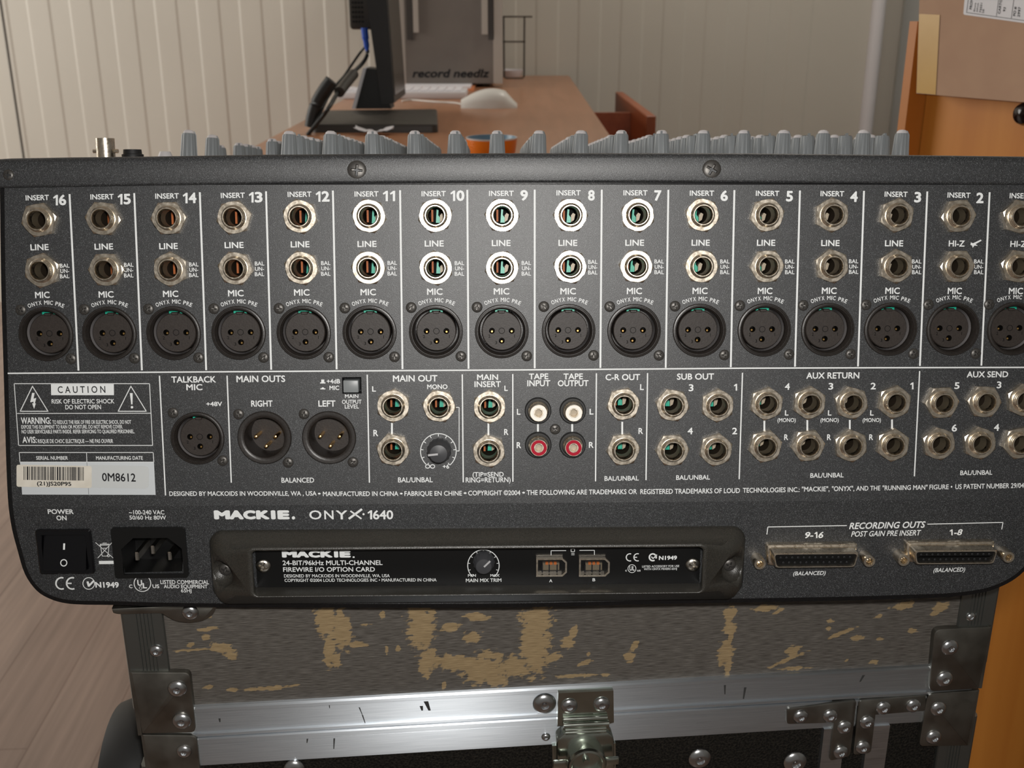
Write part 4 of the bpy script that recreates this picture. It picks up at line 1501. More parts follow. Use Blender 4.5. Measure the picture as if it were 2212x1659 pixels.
# --- knobs on the control surface
def knob_mesh(r0, r1, h, kind):
    n = 64
    b = MB()
    loops = []

    def ring(r, z, am):
        return [((r + am * max(0, cos(16 * 2 * pi * k / n)) ** 2) * cos(2 * pi * k / n), (r + am * max(0, cos(16 * 2 * pi * k / n)) ** 2) * sin(2 * pi * k / n), z) for k in range(n)]
    b.add(loft([ring(r0, 0, 0.0003), ring(r0 * 0.9 + r1 * 0.1, h * 0.2, 0.0003), ring(r1 * 1.03, h * 0.84, 0.00022), ring(r1 * 0.96, h * 0.89, 0.0001), ring(r1 * 0.86, h * 0.9, 0)]), 0)
    if kind == 'dome':
        b.add(loft([ring(r1 * 0.86, h * 0.9, 0), ring(r1 * 0.78, h * 0.95, 0), ring(r1 * 0.5, h * 0.99, 0), ring(0.0002, h, 0)], True, False, True), 1)
    else:
        b.add(loft([ring(r1 * 0.86, h * 0.9, 0), ring(r1 * 0.8, h * 0.91, 0)], True, False, True), 2, False)
    a = 0.0006
    b.add(loft([[(-a, -r0 - 0.0002, 0), (a, -r0 - 0.0002, 0), (a, -r0 + 0.001, 0), (-a, -r0 + 0.001, 0)], [(-a, -r1 - 0.0004, h * 0.86), (a, -r1 - 0.0004, h * 0.86), (a, -r1 + 0.001, h * 0.88), (-a, -r1 + 0.001, h * 0.88)],
                [(-a, -r1 * 0.8, h * 0.97), (a, -r1 * 0.8, h * 0.97), (a, 0, h * 0.93), (-a, 0, h * 0.93)]], True, True, True), 0)
    return b.mesh('channel_knob', ['knob_grey', 'knob_cap', 'knob_dark'], recalc=True, sharp=40)


def zpt(px, py, Z):
    return MINV @ (CAM + ray(px, py) * Z)


def ztop(y):
    return ZTOP - 0.0006 + (y - 0.03) * tan(TILT)


COLX = [624, 713, 805, 896, 983, 1073, 1162, 1252, 1341, 1430, 1518, 1606, 1692, 1779.5, 1866, 1950.5]
KH = None
rows = [0.0, 0.029, 0.050] + [0.050 + 0.0205 * i for i in range(1, 10)]
pts0 = [zpt(x, 281.3, 0.593) for x in COLX]
KH = sum(p.z - ztop(p.y) for p in pts0) / len(pts0)
K_TALL = knob_mesh(0.0046, 0.0036, KH, 'dome')
K_FLAT = knob_mesh(0.0044, 0.0038, KH * 1.0, 'flat')
K_AUX = knob_mesh(0.0044, 0.0036, KH * 0.985, 'dome')
stuffk = MB()


def add_mesh(mb, me, xf):
    for p in me.polygons:
        pass
    mb.add(([v.co for v in me.vertices], [tuple(p.vertices) for p in me.polygons]), 0, True, xf)


y_row0 = sum(p.y for p in pts0) / len(pts0)
for r, dy in enumerate(rows):
    for c in range(16):
        x = pts0[c].x
        y = y_row0 + dy
        me = K_TALL if r == 0 else K_FLAT if r == 1 else K_AUX
        rot = (TILT, 0, random.uniform(-0.2, 2.2) if r != 1 else random.uniform(-0.2, 0.9))
        if r < 5:
            obj('channel_knob', me, console, (x, y, ztop(y)), rot)
        else:
            xf = Matrix.Translation((x, y, ztop(y))) @ Matrix.Rotation(TILT, 4, 'X') @ Matrix.Rotation(rot[2], 4, 'Z')
            n0 = len(stuffk.m)
            add_mesh(stuffk, me, xf)
            stuffk.m[n0:] = [p.material_index for p in me.polygons]
o = obj('channel_knob', stuffk.mesh('channel_knob', ['knob_grey', 'knob_cap', 'knob_dark'], recalc=False, sharp=40), console)
o['kind'] = 'stuff'
for px, py, Z in ((404.5, 280, 0.593), (455.5, 290.5, 0.64), (476, 313, 0.78), (516, 308, 0.74), (530, 311, 0.765), (543, 313, 0.79), (555, 316, 0.815), (588, 299, 0.69), (598, 304, 0.71)):
    p = zpt(px, py, Z)
    h = p.z - ztop(p.y)
    m = obj('group_knob', K_TALL, console, (p.x, p.y, p.z - KH), (TILT, 0, random.uniform(0, 2)))
# lamp connector and round socket at the rear left corner
bn = MB()
p = zpt(227.5, 299, 0.566)
hb = p.z - ztop(p.y)
bn.add(lathe_z([(0.0055, 0), (0.0055, hb * 0.3), (0.0048, hb * 0.3), (0.0048, hb), (0.0041, hb), (0.0040, hb * 0.4), (0, hb * 0.4)], 36), 0)
for s in (-1, 1):
    bn.add(tube([(s * 0.0046, 0, hb * 0.56), (s * 0.0066, 0, hb * 0.56)], 0.0011, 10, 1), 0)
obj('lamp_connector', bn.mesh('lamp_connector', ['nickel']), console, (p.x, p.y, p.z - hb), (TILT, 0, 0), 'silver bayonet lamp connector')
p = zpt(286.5, 323, 0.566)
hb = p.z - ztop(p.y)
bn = MB().add(lathe_z([(0.0048, 0), (0.0048, hb * 0.5), (0.0056, hb * 0.5), (0.0056, hb * 0.72), (0.0048, hb * 0.75), (0.0046, hb), (0.003, hb), (0.003, 0)], 32), 0)
obj('threaded_socket', bn.mesh('threaded_socket', ['rubber']), console, (p.x, p.y, p.z - hb), (TILT, 0, 0))
p = zpt(357, 327.5, 0.62)
hb = max(0.004, p.z - ztop(p.y))
obj('round_button', MB().add(lathe_z([(0.0042, 0), (0.0042, hb * 0.7), (0.003, hb), (0, hb)], 24), 0).mesh('round_button', ['knob_cap']), console, (p.x, p.y, p.z - hb), (TILT, 0, 0))

# ================================================================== THE FLIGHT CASE
zmix = min((MIX @ Vector(c)).z for c in [v.co for v in ob_ch.data.vertices])
ZC = zmix - 0.0004
PSI = radians(5.3)
CXV = Vector((cos(PSI), sin(PSI), 0))
CN = Vector((sin(PSI), -cos(PSI), 0))
pl = MIX @ pp(300, 1313)
CP0 = pl - CN * 0.011
cl_ = hit(282, 1450, CP0, CN)
cr_ = hit(2123, 1450, CP0, CN)
CORG = Vector((cl_.x, cl_.y, 0))
CMAT = Matrix(((CXV.x, -CN.x, 0, CORG.x), (CXV.y, -CN.y, 0, CORG.y), (0, 0, 1, 0), (0, 0, 0, 1)))
CINV = CMAT.inverted()
CWID = (cr_ - cl_).dot(CXV)
case = thing('flight_case', 'worn black wooden flight case with aluminium edges, under the mixing console', 'flight case', CMAT)


def cp(px, py, w=0.0):
    """(x, z) on the case's front (w in front of it) seen at a pixel"""
    p = CINV @ hit(px, py, CP0 + CN * w, CN)
    return p.x, p.z


CD = 0.46
zr = lambda y: cp(1150, y)[1]
ZL1 = cp(700, 1507)[1]          # top lip of the lid rail
ZG = cp(700, 1573)[1]           # parting line
ZL2 = cp(700, 1632)[1]          # lower edge of the base rail
# lid panel: fine grid so that the paint loss has its own outlines
patches = [(705, 1340, 22, 42, 0), (712, 1405, 12, 38, -8), (738, 1360, 20, 44, 0), (770, 1392, 20, 8, 0), (725, 1425, 10, 20, 0),
           (910, 1350, 28, 60, 0), (922, 1430, 17, 34, -10), (985, 1432, 60, 18, -8), (1045, 1448, 46, 32, 0), (975, 1355, 20, 11, 0), (1020, 1377, 19, 14, 0), (1030, 1332, 24, 9, -10), (1075, 1470, 24, 14, 0), (1060, 1415, 30, 10, -10),
           (1157, 1395, 31, 72, 0), (1158, 1335, 33, 30, 0), (1110, 1440, 36, 26, 0), (1195, 1420, 18, 10, 30), (1226, 1388, 15, 14, 0), (1238, 1366, 8, 16, -15), (1263, 1432, 16, 5, 20), (1272, 1413, 6, 4, 0), (1360, 1418, 11, 14, -15), (1372, 1394, 7, 12, -25), (1306, 1458, 12, 4, -10), (1240, 1460, 50, 4, 0),
           (1577, 1325, 14, 18, 0), (1577, 1357, 15, 14, 0), (1568, 1412, 16, 34, 0), (1570, 1445, 7, 18, 0), (1578, 1382, 5, 20, 0),
           (1714, 1405, 16, 12, 20), (1700, 1425, 40, 5, 24), (1820, 1367, 36, 5, 22), (1852, 1378, 14, 6, -5), (1793, 1342, 8, 5, 0), (1896, 1332, 10, 4, 15), (1790, 1358, 6, 5, 0), (1970, 1363, 11, 6, 0), (1952, 1308, 24, 9, 10), (2032, 1312, 18, 12, 20), (2018, 1326, 10, 5, 10), (1902, 1380, 11, 3, -5), (1886, 1430, 13, 6, 0), (1828, 1427, 6, 4, 20), (1655, 1314, 26, 9, 0), (1682, 1320, 13, 4, 30), (1715, 1444, 30, 4, 0),
           (480, 1400, 26, 11, -18), (500, 1416, 12, 12, 0), (445, 1376, 10, 7, 0), (440, 1361, 12, 4, -10), (456, 1356, 14, 3, 0), (410, 1394, 9, 5, 15), (420, 1404, 40, 3, 0), (575, 1487, 46, 5, 2), (450, 1484, 12, 4, 15), (505, 1490, 14, 4, 0), (450, 1332, 9, 3, 0), (640, 1480, 10, 3, 0), (860, 1402, 5, 8, 0), (835, 1404, 3, 12, 0), (790, 1350, 10, 3, 0), (826, 1327, 6, 8, 0), (960, 1480, 5, 9, 0)]
lidg = MB()
NXg, NZg = 520, 64
zt_, zb_ = ZC, ZL1
pat = []
for px, py, rx, ry, a in patches:
    x, z = cp(px, py)
    k = CWID / 1841
    pat.append((x, z, rx * k, ry * k, radians(a)))
gv, wear = [], []
xa, xb = 0.004, CWID - 0.004
for j in range(NZg + 1):
    for i in range(NXg + 1):
        x = xa + (xb - xa) * i / NXg
        z = zb_ + (zt_ - zb_) * j / NZg
        q = noise.fractal(Vector((x * 330, 3.1, z * 700)), 0.8, 2.0, 5) * 0.62
        best = 0.0
        for cx_, cz_, rx, ry, a in pat:
            dx, dz = x - cx_, z - cz_
            if abs(dx) > rx * 3 + 0.01 or abs(dz) > ry * 3 + 0.01:
                continue
            u, t = dx * cos(a) + dz * sin(a), -dx * sin(a) + dz * cos(a)
            d = 1 - (sqrt((u / rx) ** 2 + (t / ry) ** 2))
            best = max(best, min(1, max(0, 0.5 + d * 0.9 + q * 0.9)))
        gv.append((x, 0, z))
        wear.append(best)
gf = [(j * (NXg + 1) + i, j * (NXg + 1) + i + 1, (j + 1) * (NXg + 1) + i + 1, (j + 1) * (NXg + 1) + i) for j in range(NZg) for i in range(NXg)]
lidg.add((gv, gf), 0, False)
nv = len(gv)
lidg.add(box(xa, xb, 0.0002, CD, zb_ - 0.002, zt_), 0, False)
lme = lidg.mesh('lid_panel', ['worn_paint'], recalc=False, sharp=0)
at_ = lme.attributes.new('wear', 'FLOAT', 'POINT')
at_.data.foreach_set('value', wear + [0.0] * (len(lme.vertices) - nv))
obj('lid_panel', lme, case)


def cpart(name, mb, mats_, label=None, recalc=True, sharp=30, parent=None):
    return obj(name, mb.mesh(name, mats_, recalc=recalc, sharp=sharp), parent or case, None, None, label)


# rails
def rail(prof):
    return loft([[(0.0035, y, z) for y, z in prof], [(CWID - 0.0055, y, z) for y, z in prof]], True, True, True)




def add_u(o):
    me = o.data
    uv = me.uv_layers.new(name='UVMap')
    for l in me.loops:
        c = me.vertices[l.vertex_index].co
        uv.data[l.index].uv = (c.x, c.z + c.y)
    return o


h1 = ZL1 - ZG
lip = 0.0022
mb = MB()
mb.add(rail([(0.01, ZG + 0.0006), (-0.0018, ZG + 0.0006), (-0.0022, ZG + 0.0011), (-0.0022, ZG + 0.0022), (-0.0013, ZG + 0.0026), (-0.0013, ZL1 - 0.0034), (-0.0007, ZL1 - 0.0028), (-0.0024, ZL1 - 0.0026), (-0.0025, ZL1 - 0.0008), (-0.0017, ZL1), (0.01, ZL1)]), 0, False)
add_u(cpart('lid_rail', mb, ['aluminium_rail'], sharp=20))
mb = MB()
mb.add(rail([(0.01, ZL2 - 0.001), (-0.0006, ZL2 - 0.001), (-0.0013, ZL2 + 0.0012), (-0.0013, ZG - 0.0042), (-0.0007, ZG - 0.0036), (-0.0022, ZG - 0.0034), (-0.0023, ZG - 0.0008), (-0.0017, ZG - 0.0002), (0.01, ZG - 0.0002)]), 0, False)
add_u(cpart('base_rail', mb, ['aluminium_rail'], sharp=20))
mb = MB().add(box(0.004, CWID - 0.004, 0.001, CD, 0.0, ZL2 + 0.002), 0, False).add(box(0.004, CWID - 0.004, 0.006, CD, ZL2, ZL1 - 0.001), 0, False)
cpart('base_panel', mb, ['felt'], recalc=False, sharp=0)
# vertical corner extrusions with grooves
GW = 0.0178


def extr(z0, z1, side):
    b = MB()
    xs = [(-0.0012, 0.016), (-0.0012, 0.0006), (-0.0004, -0.0012), (0.0005, -0.0016), (0.0055, -0.0016)]
    x = 0.0055
    for k in range(5):
        xs += [(x + 0.0003, -0.0016), (x + 0.0005, -0.0021), (x + 0.0008, -0.0021), (x + 0.0010, -0.0016)]
        x += 0.0016
    xs += [(x + 0.0002, -0.0016), (x + 0.0038, -0.0016), (x + 0.0042, -0.0008), (x + 0.0042, 0.002), (0.003, 0.016)]
    if side > 0:
        xs = [(CWID - a, y) for a, y in xs]
    b.add(loft([[(a, y, z0) for a, y in xs], [(a, y, z1) for a, y in xs]], True, True, True), 0, False)
    return b


for sd in (-1, 1):
    cpart('corner_extrusion', extr(ZL1, ZC - 0.0004, sd), ['extrusion_dark'], sharp=20)
    cpart('corner_extrusion', extr(0.02, ZL2 + 0.001, sd), ['extrusion_dark'], sharp=20)


def ppoly(pts, w=0.0):
    return [cp(x, y, w) for x, y in pts]


def round_poly(poly, r, n=4):
    out = []
    m = len(poly)
    for i in range(m):
        a, b, c = Vector(poly[i - 1]), Vector(poly[i]), Vector(poly[(i + 1) % m])
        rr = r[i] if isinstance(r, (list, tuple)) else r
        if rr <= 0:
            out.append(tuple(b))
            continue
        e1, e2 = (a - b).normalized(), (c - b).normalized()
        for t in range(n + 1):
            s_ = t / n
            out.append(tuple(b + e1 * rr * (1 - s_) ** 2 + e2 * rr * s_ ** 2))
    return out


RV = 0.0044
rvm = MB().add(lathe([(RV, 0), (RV, 0.0004), (RV * 0.93, 0.0010), (RV * 0.72, 0.0017), (RV * 0.45, 0.0021), (RV * 0.36, 0.0021), (RV * 0.33, 0.0010), (RV * 0.20, 0.0009), (RV * 0.16, 0.0015), (0, 0.0016)], 36), 0)
RIV = rvm.mesh('rivet', ['rivet_steel'], recalc=False)


def rivet(px, py, w=0.0034, sc=1.0, parent=None):
    x, z = cp(px, py, w)
    o = obj('rivet', RIV, parent or case, (x, -w, z))
    o.scale = (sc, sc ** 0.5, sc)
    return o


BW = 0.0032


def plate(name, pts, r, w0, w1, rivs, matn='steel_zinc', wrap=0, sc=1.0):
    poly = round_poly(ppoly(pts, w1), r)
    mb = MB().add(bevprism(poly, w0, w1, 0.0005), 0, False)
    if wrap:
        xs = [p[0] for p in poly]
        zs = [p[1] for p in poly]
        if wrap < 0:
            mb.add(box(min(xs) - 0.0008, min(xs) + 0.001, -w1 + 0.0003, 0.03, min(zs), max(zs)), 0, False)
        else:
            mb.add(box(max(xs) - 0.001, max(xs) + 0.0008, -w1 + 0.0003, 0.03, min(zs), max(zs)), 0, False)
    o = cpart(name, mb, [matn], sharp=25)
    for a, b in rivs:
        rivet(a, b, w1 - 0.0002, sc, o)
    return o


plate('corner_bracket', [(283, 1453), (410, 1453), (424, 1583), (307, 1585)], [0, 0.003, 0.003, 0.0005], 0.0, BW, [(383.5, 1486.5), (393, 1556.5)], wrap=-1)
plate('corner_bracket', [(308, 1588), (425, 1589), (436, 1700), (330, 1700)], [0, 0.003, 0.003, 0], 0.0, BW, [(398, 1622)], wrap=-1, sc=0.82)
plate('corner_bracket', [(2019, 1360), (2141, 1355), (2115, 1488), (2007, 1494)], [0.004, 0, 0.0005, 0.003], 0.0, BW, [(2051, 1397.7), (2039.7, 1465.7)], wrap=1)
plate('corner_bracket', [(2004, 1499), (2113, 1491.5), (2091, 1611), (1985, 1613)], [0.004, 0, 0.0005, 0.003], 0.0, BW, [(2026, 1530), (2016, 1591.5)], wrap=1, sc=0.95)
plate('corner_bracket', [(1700, 1531), (1851, 1512.5), (1837, 1634), (1792, 1645), (1801, 1562), (1699, 1565)], [0.0018, 0.002, 0.002, 0.002, 0, 0.0018], 0.0005, 0.0032, [(1728.6, 1547), (1792.5, 1545.6), (1823, 1570), (1815.3, 1623.8)], sc=0.88)
plate('corner_bracket', [(1855, 1514), (2001, 1502), (2000, 1536), (1892, 1545), (1882, 1627), (1843, 1632)], [0.002, 0, 0, 0, 0.002, 0.002], 0.0005, 0.0030, [(1907.8, 1528.6), (1972.4, 1523.5), (1872, 1559), (1863, 1613.6)], sc=0.88)
# vertical divider rails of the base, right of the felt
for a, b in (((1786, 1640), (1808, 1560)), ((1880, 1640), (1905, 1548))):
    x0_, z_ = cp(*b)
    cpart('divider_rail', MB().add(box(x0_ - 0.007, x0_ + 0.004, -0.0018, 0.004, 0.02, ZL2 - 0.001), 0, False), ['aluminium'], sharp=0)
for x, y, w, s in ((338, 1405, 0.0014, 0.72), (2096, 1332, 0.0014, 0.55), (1176, 1519, 0.0016, 1.28), (635.6, 1660, 0.0004, 1.2), (1511, 1637.5, 0.0004, 1.35), (1716.7, 1645, 0.0004, 1.4)):
    rivet(x, y, w, s)
rivet(1179, 1591, 0.0012, 0.5)
# ball corners on the lid's upper corners
kpx = CWID / 1841
xo = cp(268, 1330)[0]
poly = [(xo + (x - 268) * kpx, ZC - dz * kpx) for x, dz in ((252, 1), (456, 1), (456, 8), (446, 28), (424, 40), (396, 43), (370, 36), (346, 17), (262, 15), (253, 11))]
o = cpart('ball_corner', MB().add(bevprism(round_poly(poly, [0, 0.0005, 0.001, 0.002, 0.002, 0.002, 0.002, 0.001, 0.001, 0.0005]), 0.0, 0.0045, 0.0006), 0, False).add(box(poly[0][0], 0.0, 0.0, 0.03, ZC - 15 * kpx, ZC - 0.0004), 0, False), ['steel_zinc'], sharp=30)
rivet(411, 1322, 0.0043, 0.85, o)
# butterfly latch
mb = MB()
outer = ppoly([(1206, 1497), (1325, 1491.5), (1326, 1560), (1314, 1563), (1311, 1546), (1216, 1551), (1218, 1567), (1204, 1568)], 0.0052)
mb.add(prism(outer, 0.001, 0.0054), 0, False)
latch = cpart('latch', mb, ['latch_zinc'], sharp=25)
rivet(1229.5, 1524, 0.0053, 0.92, latch)
rivet(1299.5, 1520.5, 0.0053, 0.92, latch)


def roller(xa_, xb_, y, r, w):
    a, b = cp(xa_, y, w), cp(xb_, y - (xb_ - xa_) * 0.05, w)
    return tube([(a[0], -w, a[1]), (b[0], -w, b[1])], r, 16, 1)


mb = MB()
mb.add(roller(1217, 1312, 1554, 0.0012, 0.0065), 0)
mb.add(roller(1217, 1315, 1567, 0.0016, 0.0075), 0)
mb.add(roller(1221, 1309, 1577, 0.0009, 0.0085), 0)
mb.add(roller(1221, 1309, 1583, 0.0010, 0.0085), 0)
pl_ = ppoly([(1217, 1570), (1314, 1565), (1322, 1592), (1328, 1605), (1205, 1609), (1211, 1594)], 0.007)
mb.add(prism(pl_, 0.004, 0.0068), 0, False)
obj('hook', mb.mesh('hook', ['latch_zinc'], sharp=25), latch)
mb = MB()
body = ppoly([(1204, 1598), (1222, 1584), (1310, 1580), (1326, 1592), (1328, 1664), (1203, 1666)], 0.009)
mb.add(bevprism(round_poly(body, 0.002), 0.002, 0.009, 0.0010), 0, True)
base_ = ppoly([(1193, 1612), (1330, 1606), (1331, 1690), (1194, 1690)], 0.003)
mb.add(prism(base_, 0.0, 0.0028), 0, False)
obj('latch_body', mb.mesh('latch_body', ['latch_zinc'], sharp=25), latch)
x_, z_ = cp(1268, 1652, 0.016)
mb = MB().add(lathe([(0.0094, 0.008), (0.0094, 0.016), (0.0088, 0.0172), (0.0078, 0.0174), (0.0072, 0.0168), (0.0066, 0.0128), (0.0018, 0.0125), (0.0014, 0.0145), (0, 0.0145)], 44), 0)
mb.add(bevbox(-0.016, -0.0092, -0.0140, -0.0120, -0.003, 0.0012, 0.0008, 2), 0)
mb.add(bevbox(0.0092, 0.016, -0.0140, -0.0120, -0.003, 0.0012, 0.0008, 2), 0)
obj('turn_handle', mb.mesh('turn_handle', ['latch_zinc'], sharp=25), latch, (x_, 0, z_))
# scuffs on the rails
for pts, w in (([(776, 1528), (783, 1545), (790, 1566)], 3.0), ([(711, 1520), (712, 1530)], 3), ([(664, 1596), (663, 1605)], 4), ([(722, 1595), (721, 1618)], 4), ([(474, 1552), (475, 1560)], 5), ([(1505, 1562), (1535, 1558)], 4), ([(1566, 1480), (1566, 1500)], 5), ([(1610, 1485), (1606, 1510)], 6), ([(1868, 1455), (1858, 1473)], 7), ([(920, 1515), (928, 1535)], 11), ([(910, 1525), (912, 1535)], 8)):
    mb = MB()
    for (a, b), (c, d) in zip(pts, pts[1:]):
        p, q = cp(a, b, 0.0014), cp(c, d, 0.0014)
        h_ = w * 0.2e-3 / 2
        mb.add(([(p[0] - h_, -0.00138, p[1]), (p[0] + h_, -0.00138, p[1]), (q[0] + h_ * 0.5, -0.00138, q[1]), (q[0] - h_ * 0.5, -0.00138, q[1])], [(0, 1, 2, 3)]), 0, False)
    cpart('scuff_mark', mb, ['scuff'], recalc=False, sharp=0)
# tilt wheel at the left side
WY = 0.052
wa = CINV @ hit(248, 1640, CP0 - CN * WY, CN)
wb = CINV @ hit(305, 1541, CP0 - CN * WY, CN)
R_, wt_ = 0.050, -0.0015 - wa.x
h2 = wt_ / 2
v, f = lathe([(0.012, -h2), (R_ * 0.72, -h2), (R_ * 0.88, -h2 * 0.92), (R_ * 0.97, -h2 * 0.6), (R_, 0), (R_ * 0.99, h2 * 0.6), (R_ * 0.95, h2), (0.012, h2)], 56)
mb = MB().add(([(y, x, z) for x, y, z in v], f), 0)
mb.add(tube([(-h2, 0, 0), (h2 + 0.001, 0, 0)], 0.013, 24, 1), 0)
obj('wheel', mb.mesh('wheel', ['rubber']), case, (-0.001 - h2, WY, wb.z - R_), None, 'black rubber wheel')

# ================================================================== THE ROOM
def structure(name, mb, mats_, sharp=30, recalc=True):
    o = obj(name, mb.mesh(name, mats_, recalc=recalc, sharp=sharp))
    o['kind'] = 'structure'
    return o


YW = 3.45
CEIL = 2.6
structure('floor', MB().add(box(-3.3, 1.6, -1.2, YW + 0.1, -0.05, 0.0), 0, False), ['floor_laminate'], 0)
structure('ceiling', MB().add(box(-3.3, 1.6, -1.2, YW + 0.1, CEIL, CEIL + 0.05), 0, False), ['ceiling_white'], 0)


def wallx(px, py=0.0):
    d = ray(px, py)
    return d.x / d.y * YW


# profiled back wall: shallow raised bands
xl = wallx(57)
pit = (wallx(1665 / 4.424 + 1150) - xl) / 16.0
pit = pit
prof = []
x = xl - 14 * pit
st, dp = 0.007, 0.0023
XEND = wallx(1886)
prof.append((-3.3, YW))
while x < XEND - pit:
    prof += [(x - st / 2, YW), (x + st / 2, YW - dp), (x + pit * 0.515 - st / 2, YW - dp), (x + pit * 0.515 + st / 2, YW)]
    x += pit
prof.append((XEND + 0.12, YW))
prof += [(XEND + 0.12, YW + 0.08), (-3.3, YW + 0.08)]
structure('wall_back', MB().add(loft([[(a, b, 0) for a, b in prof], [(a, b, CEIL) for a, b in prof]], True, True, True), 0, False), ['wall_white'], 12)
xj = wallx(1)
structure('trim_1', MB().add(box(xj - 0.003, xj + 0.003, YW - 0.0036, YW + 0.01, 0, CEIL), 0, False), ['joint_dark'], 0)
# rounded corner pipe and flat strip at the right end
x0_, x1_ = wallx(1884), wallx(1914)
rp = (x1_ - x0_) / 2
v, f = lathe_z([(rp, 0), (rp, CEIL)], 28)
structure('trim_2', MB().add(([(a + x0_ + rp, b + YW - 0.004, c) for a, b, c in v], f), 0), ['trim_silver'])
XR = wallx(1951)
structure('trim_3', MB().add(box(x1_ - 0.004, XR - 0.003, YW - 0.012, YW + 0.02, 0, CEIL), 0, False), ['trim_taupe'], 0)
structure('wall_right', MB().add(box(XR, XR + 0.1, -1.2, YW - 0.02, 0, CEIL), 0, False), ['wall_grey'], 0)
# left wall with the window the daylight comes through
wy0, wy1, wz0_, wz1_ = 1.1, 2.9, 0.85, 2.2
mb = MB()
for a in ((-1.2, wy0, 0, CEIL), (wy1, YW, 0, CEIL), (wy0, wy1, 0, wz0_), (wy0, wy1, wz1_, CEIL)):
    mb.add(box(-3.3, -3.2, a[0], a[1], a[2], a[3]), 0, False)
structure('wall_left', mb, ['wall_white'], 0)
mb = MB()
for a in ((wy0, wy0 + 0.05, wz0_, wz1_), (wy1 - 0.05, wy1, wz0_, wz1_), (wy0, wy1, wz0_, wz0_ + 0.05), (wy0, wy1, wz1_ - 0.05, wz1_), ((wy0 + wy1) / 2 - 0.025, (wy0 + wy1) / 2 + 0.025, wz0_, wz1_)):
    mb.add(box(-3.29, -3.23, a[0], a[1], a[2], a[3]), 0, False)
structure('window_1', mb, ['ceiling_white'], 0)

# ================================================================== DESK AND WHAT STANDS ON IT
ZD = 0.73


def dp_(px, py, h=0.0):
    return hit(px, py, Vector((0, 0, ZD + h)), Vector((0, 0, 1)))


desk = thing('desk', 'long reddish-brown wooden desk against the ribbed back wall', 'desk', Matrix.Translation((-0.08, 2.3, 0)))
fr_ = dp_(1316, 288)
fl_ = dp_(1232, 166)
dy0, dy1 = 1.28, YW - 0.04
xr0 = fr_.x + (dy0 - fr_.y) * (fl_.x - fr_.x) / (fl_.y - fr_.y)
xr1 = fr_.x + (dy1 - fr_.y) * (fl_.x - fr_.x) / (fl_.y - fr_.y)
mb = MB().add(bevprism([(-0.30, -0.98), (xr0 + 0.08, -1.02), (xr1 + 0.08, dy1 - 2.3), (-0.30, dy1 - 2.3)], 0, 0.028, 0.003), 0, True)
mb.v = [(a, c, -b + ZD - 0.028) for a, b, c in mb.v]
obj('desk_top', mb.mesh('desk_top', ['desk_wood']), desk)
for lx in (-0.27, 0.20):
    obj('side_panel', MB().add(box(lx, lx + 0.025, -0.9, 1.05, 0, ZD - 0.028), 0, False).mesh('side_panel', ['desk_wood'], sharp=0), desk)

# monitor, seen from its left edge
bc = dp_(810, 252)
mon = thing('computer_monitor', 'black flat computer monitor seen edge-on on the left of the desk', 'monitor', Matrix.Translation((bc.x, bc.y, ZD)))
mi_ = Matrix.Translation((-bc.x, -bc.y, -ZD))


def mpt(px, py, yy):
    """world point at a pixel in the frontal plane y = yy"""
    return hit(px, py, Vector((0, yy, 0)), Vector((0, 1, 0)))


def local(p, o):
    return Vector(p) - o.location


# slab: side face towards us, screen facing right
yn, yf = bc.y - 0.10, bc.y + 0.11
A = [mpt(x, y, yn) for x, y in ((824, 228), (852, 222), (833, -40), (786, -40))]
B = [mpt(x, y, yf) for x, y in ((846, 198), (861, 195), (848, -60), (800, -60))]
up_ = 0.28


def ext(a, b, ztop_):
    t = (ztop_ - a.z) / (b.z - a.z)
    return a + (b - a) * t


ZM = 1.12
A2 = [A[0], A[1], ext(A[1], A[2], ZM), ext(A[0], A[3], ZM)]
off = Vector((0, yf - yn, 0))
mb = MB().add(loft([[local(p, mon) for p in A2], [local(p + off, mon) for p in A2]], True, True, True), 0, False)
mon_s = obj('screen_housing', mb.mesh('screen_housing', ['monitor_black'], sharp=20), mon)
e = Vector((0.0008, 0, 0))
q = [A2[1] + e + Vector((0, 0.012, 0.012)), A2[1] + e + off + Vector((0, -0.012, 0.012)), A2[2] + e + off + Vector((0, -0.012, -0.012)), A2[2] + e + Vector((0, 0.012, -0.012))]
mb = MB().add(loft([[local(p - e * 2, mon) for p in q], [local(p, mon) for p in q]], True, True, True), 0, False)
obj('screen', mb.mesh('screen', ['screen'], sharp=0), mon)
h0, h1_ = mpt(760, 64, yn + 0.05), mpt(800, 64, yn + 0.05)
h2, h3 = mpt(751, -20, yn + 0.05), mpt(796, -20, yn + 0.05)
mb = MB().add(bevbox(h2.x - bc.x, h1_.x - bc.x + 0.012, yn + 0.05 - bc.y, yn + 0.22 - bc.y, h0.z - ZD, 1.06 - ZD, 0.006, 2), 0)
hous = obj('electronics_housing', mb.mesh('electronics_housing', ['base_grey']), mon)
mb = MB()
for r in range(9):
    for c in range(4):
        zz = h0.z - ZD + 0.012 + r * 0.008
        xx = h2.x - bc.x + 0.006 + c * 0.0055
        mb.add(box(xx, xx + 0.0035, yn + 0.0488 - bc.y, yn + 0.0505 - bc.y, zz, zz + 0.003), 0, False)
obj('vent_slots', mb.mesh('vent_slots', ['gloss_black'], sharp=0), hous)
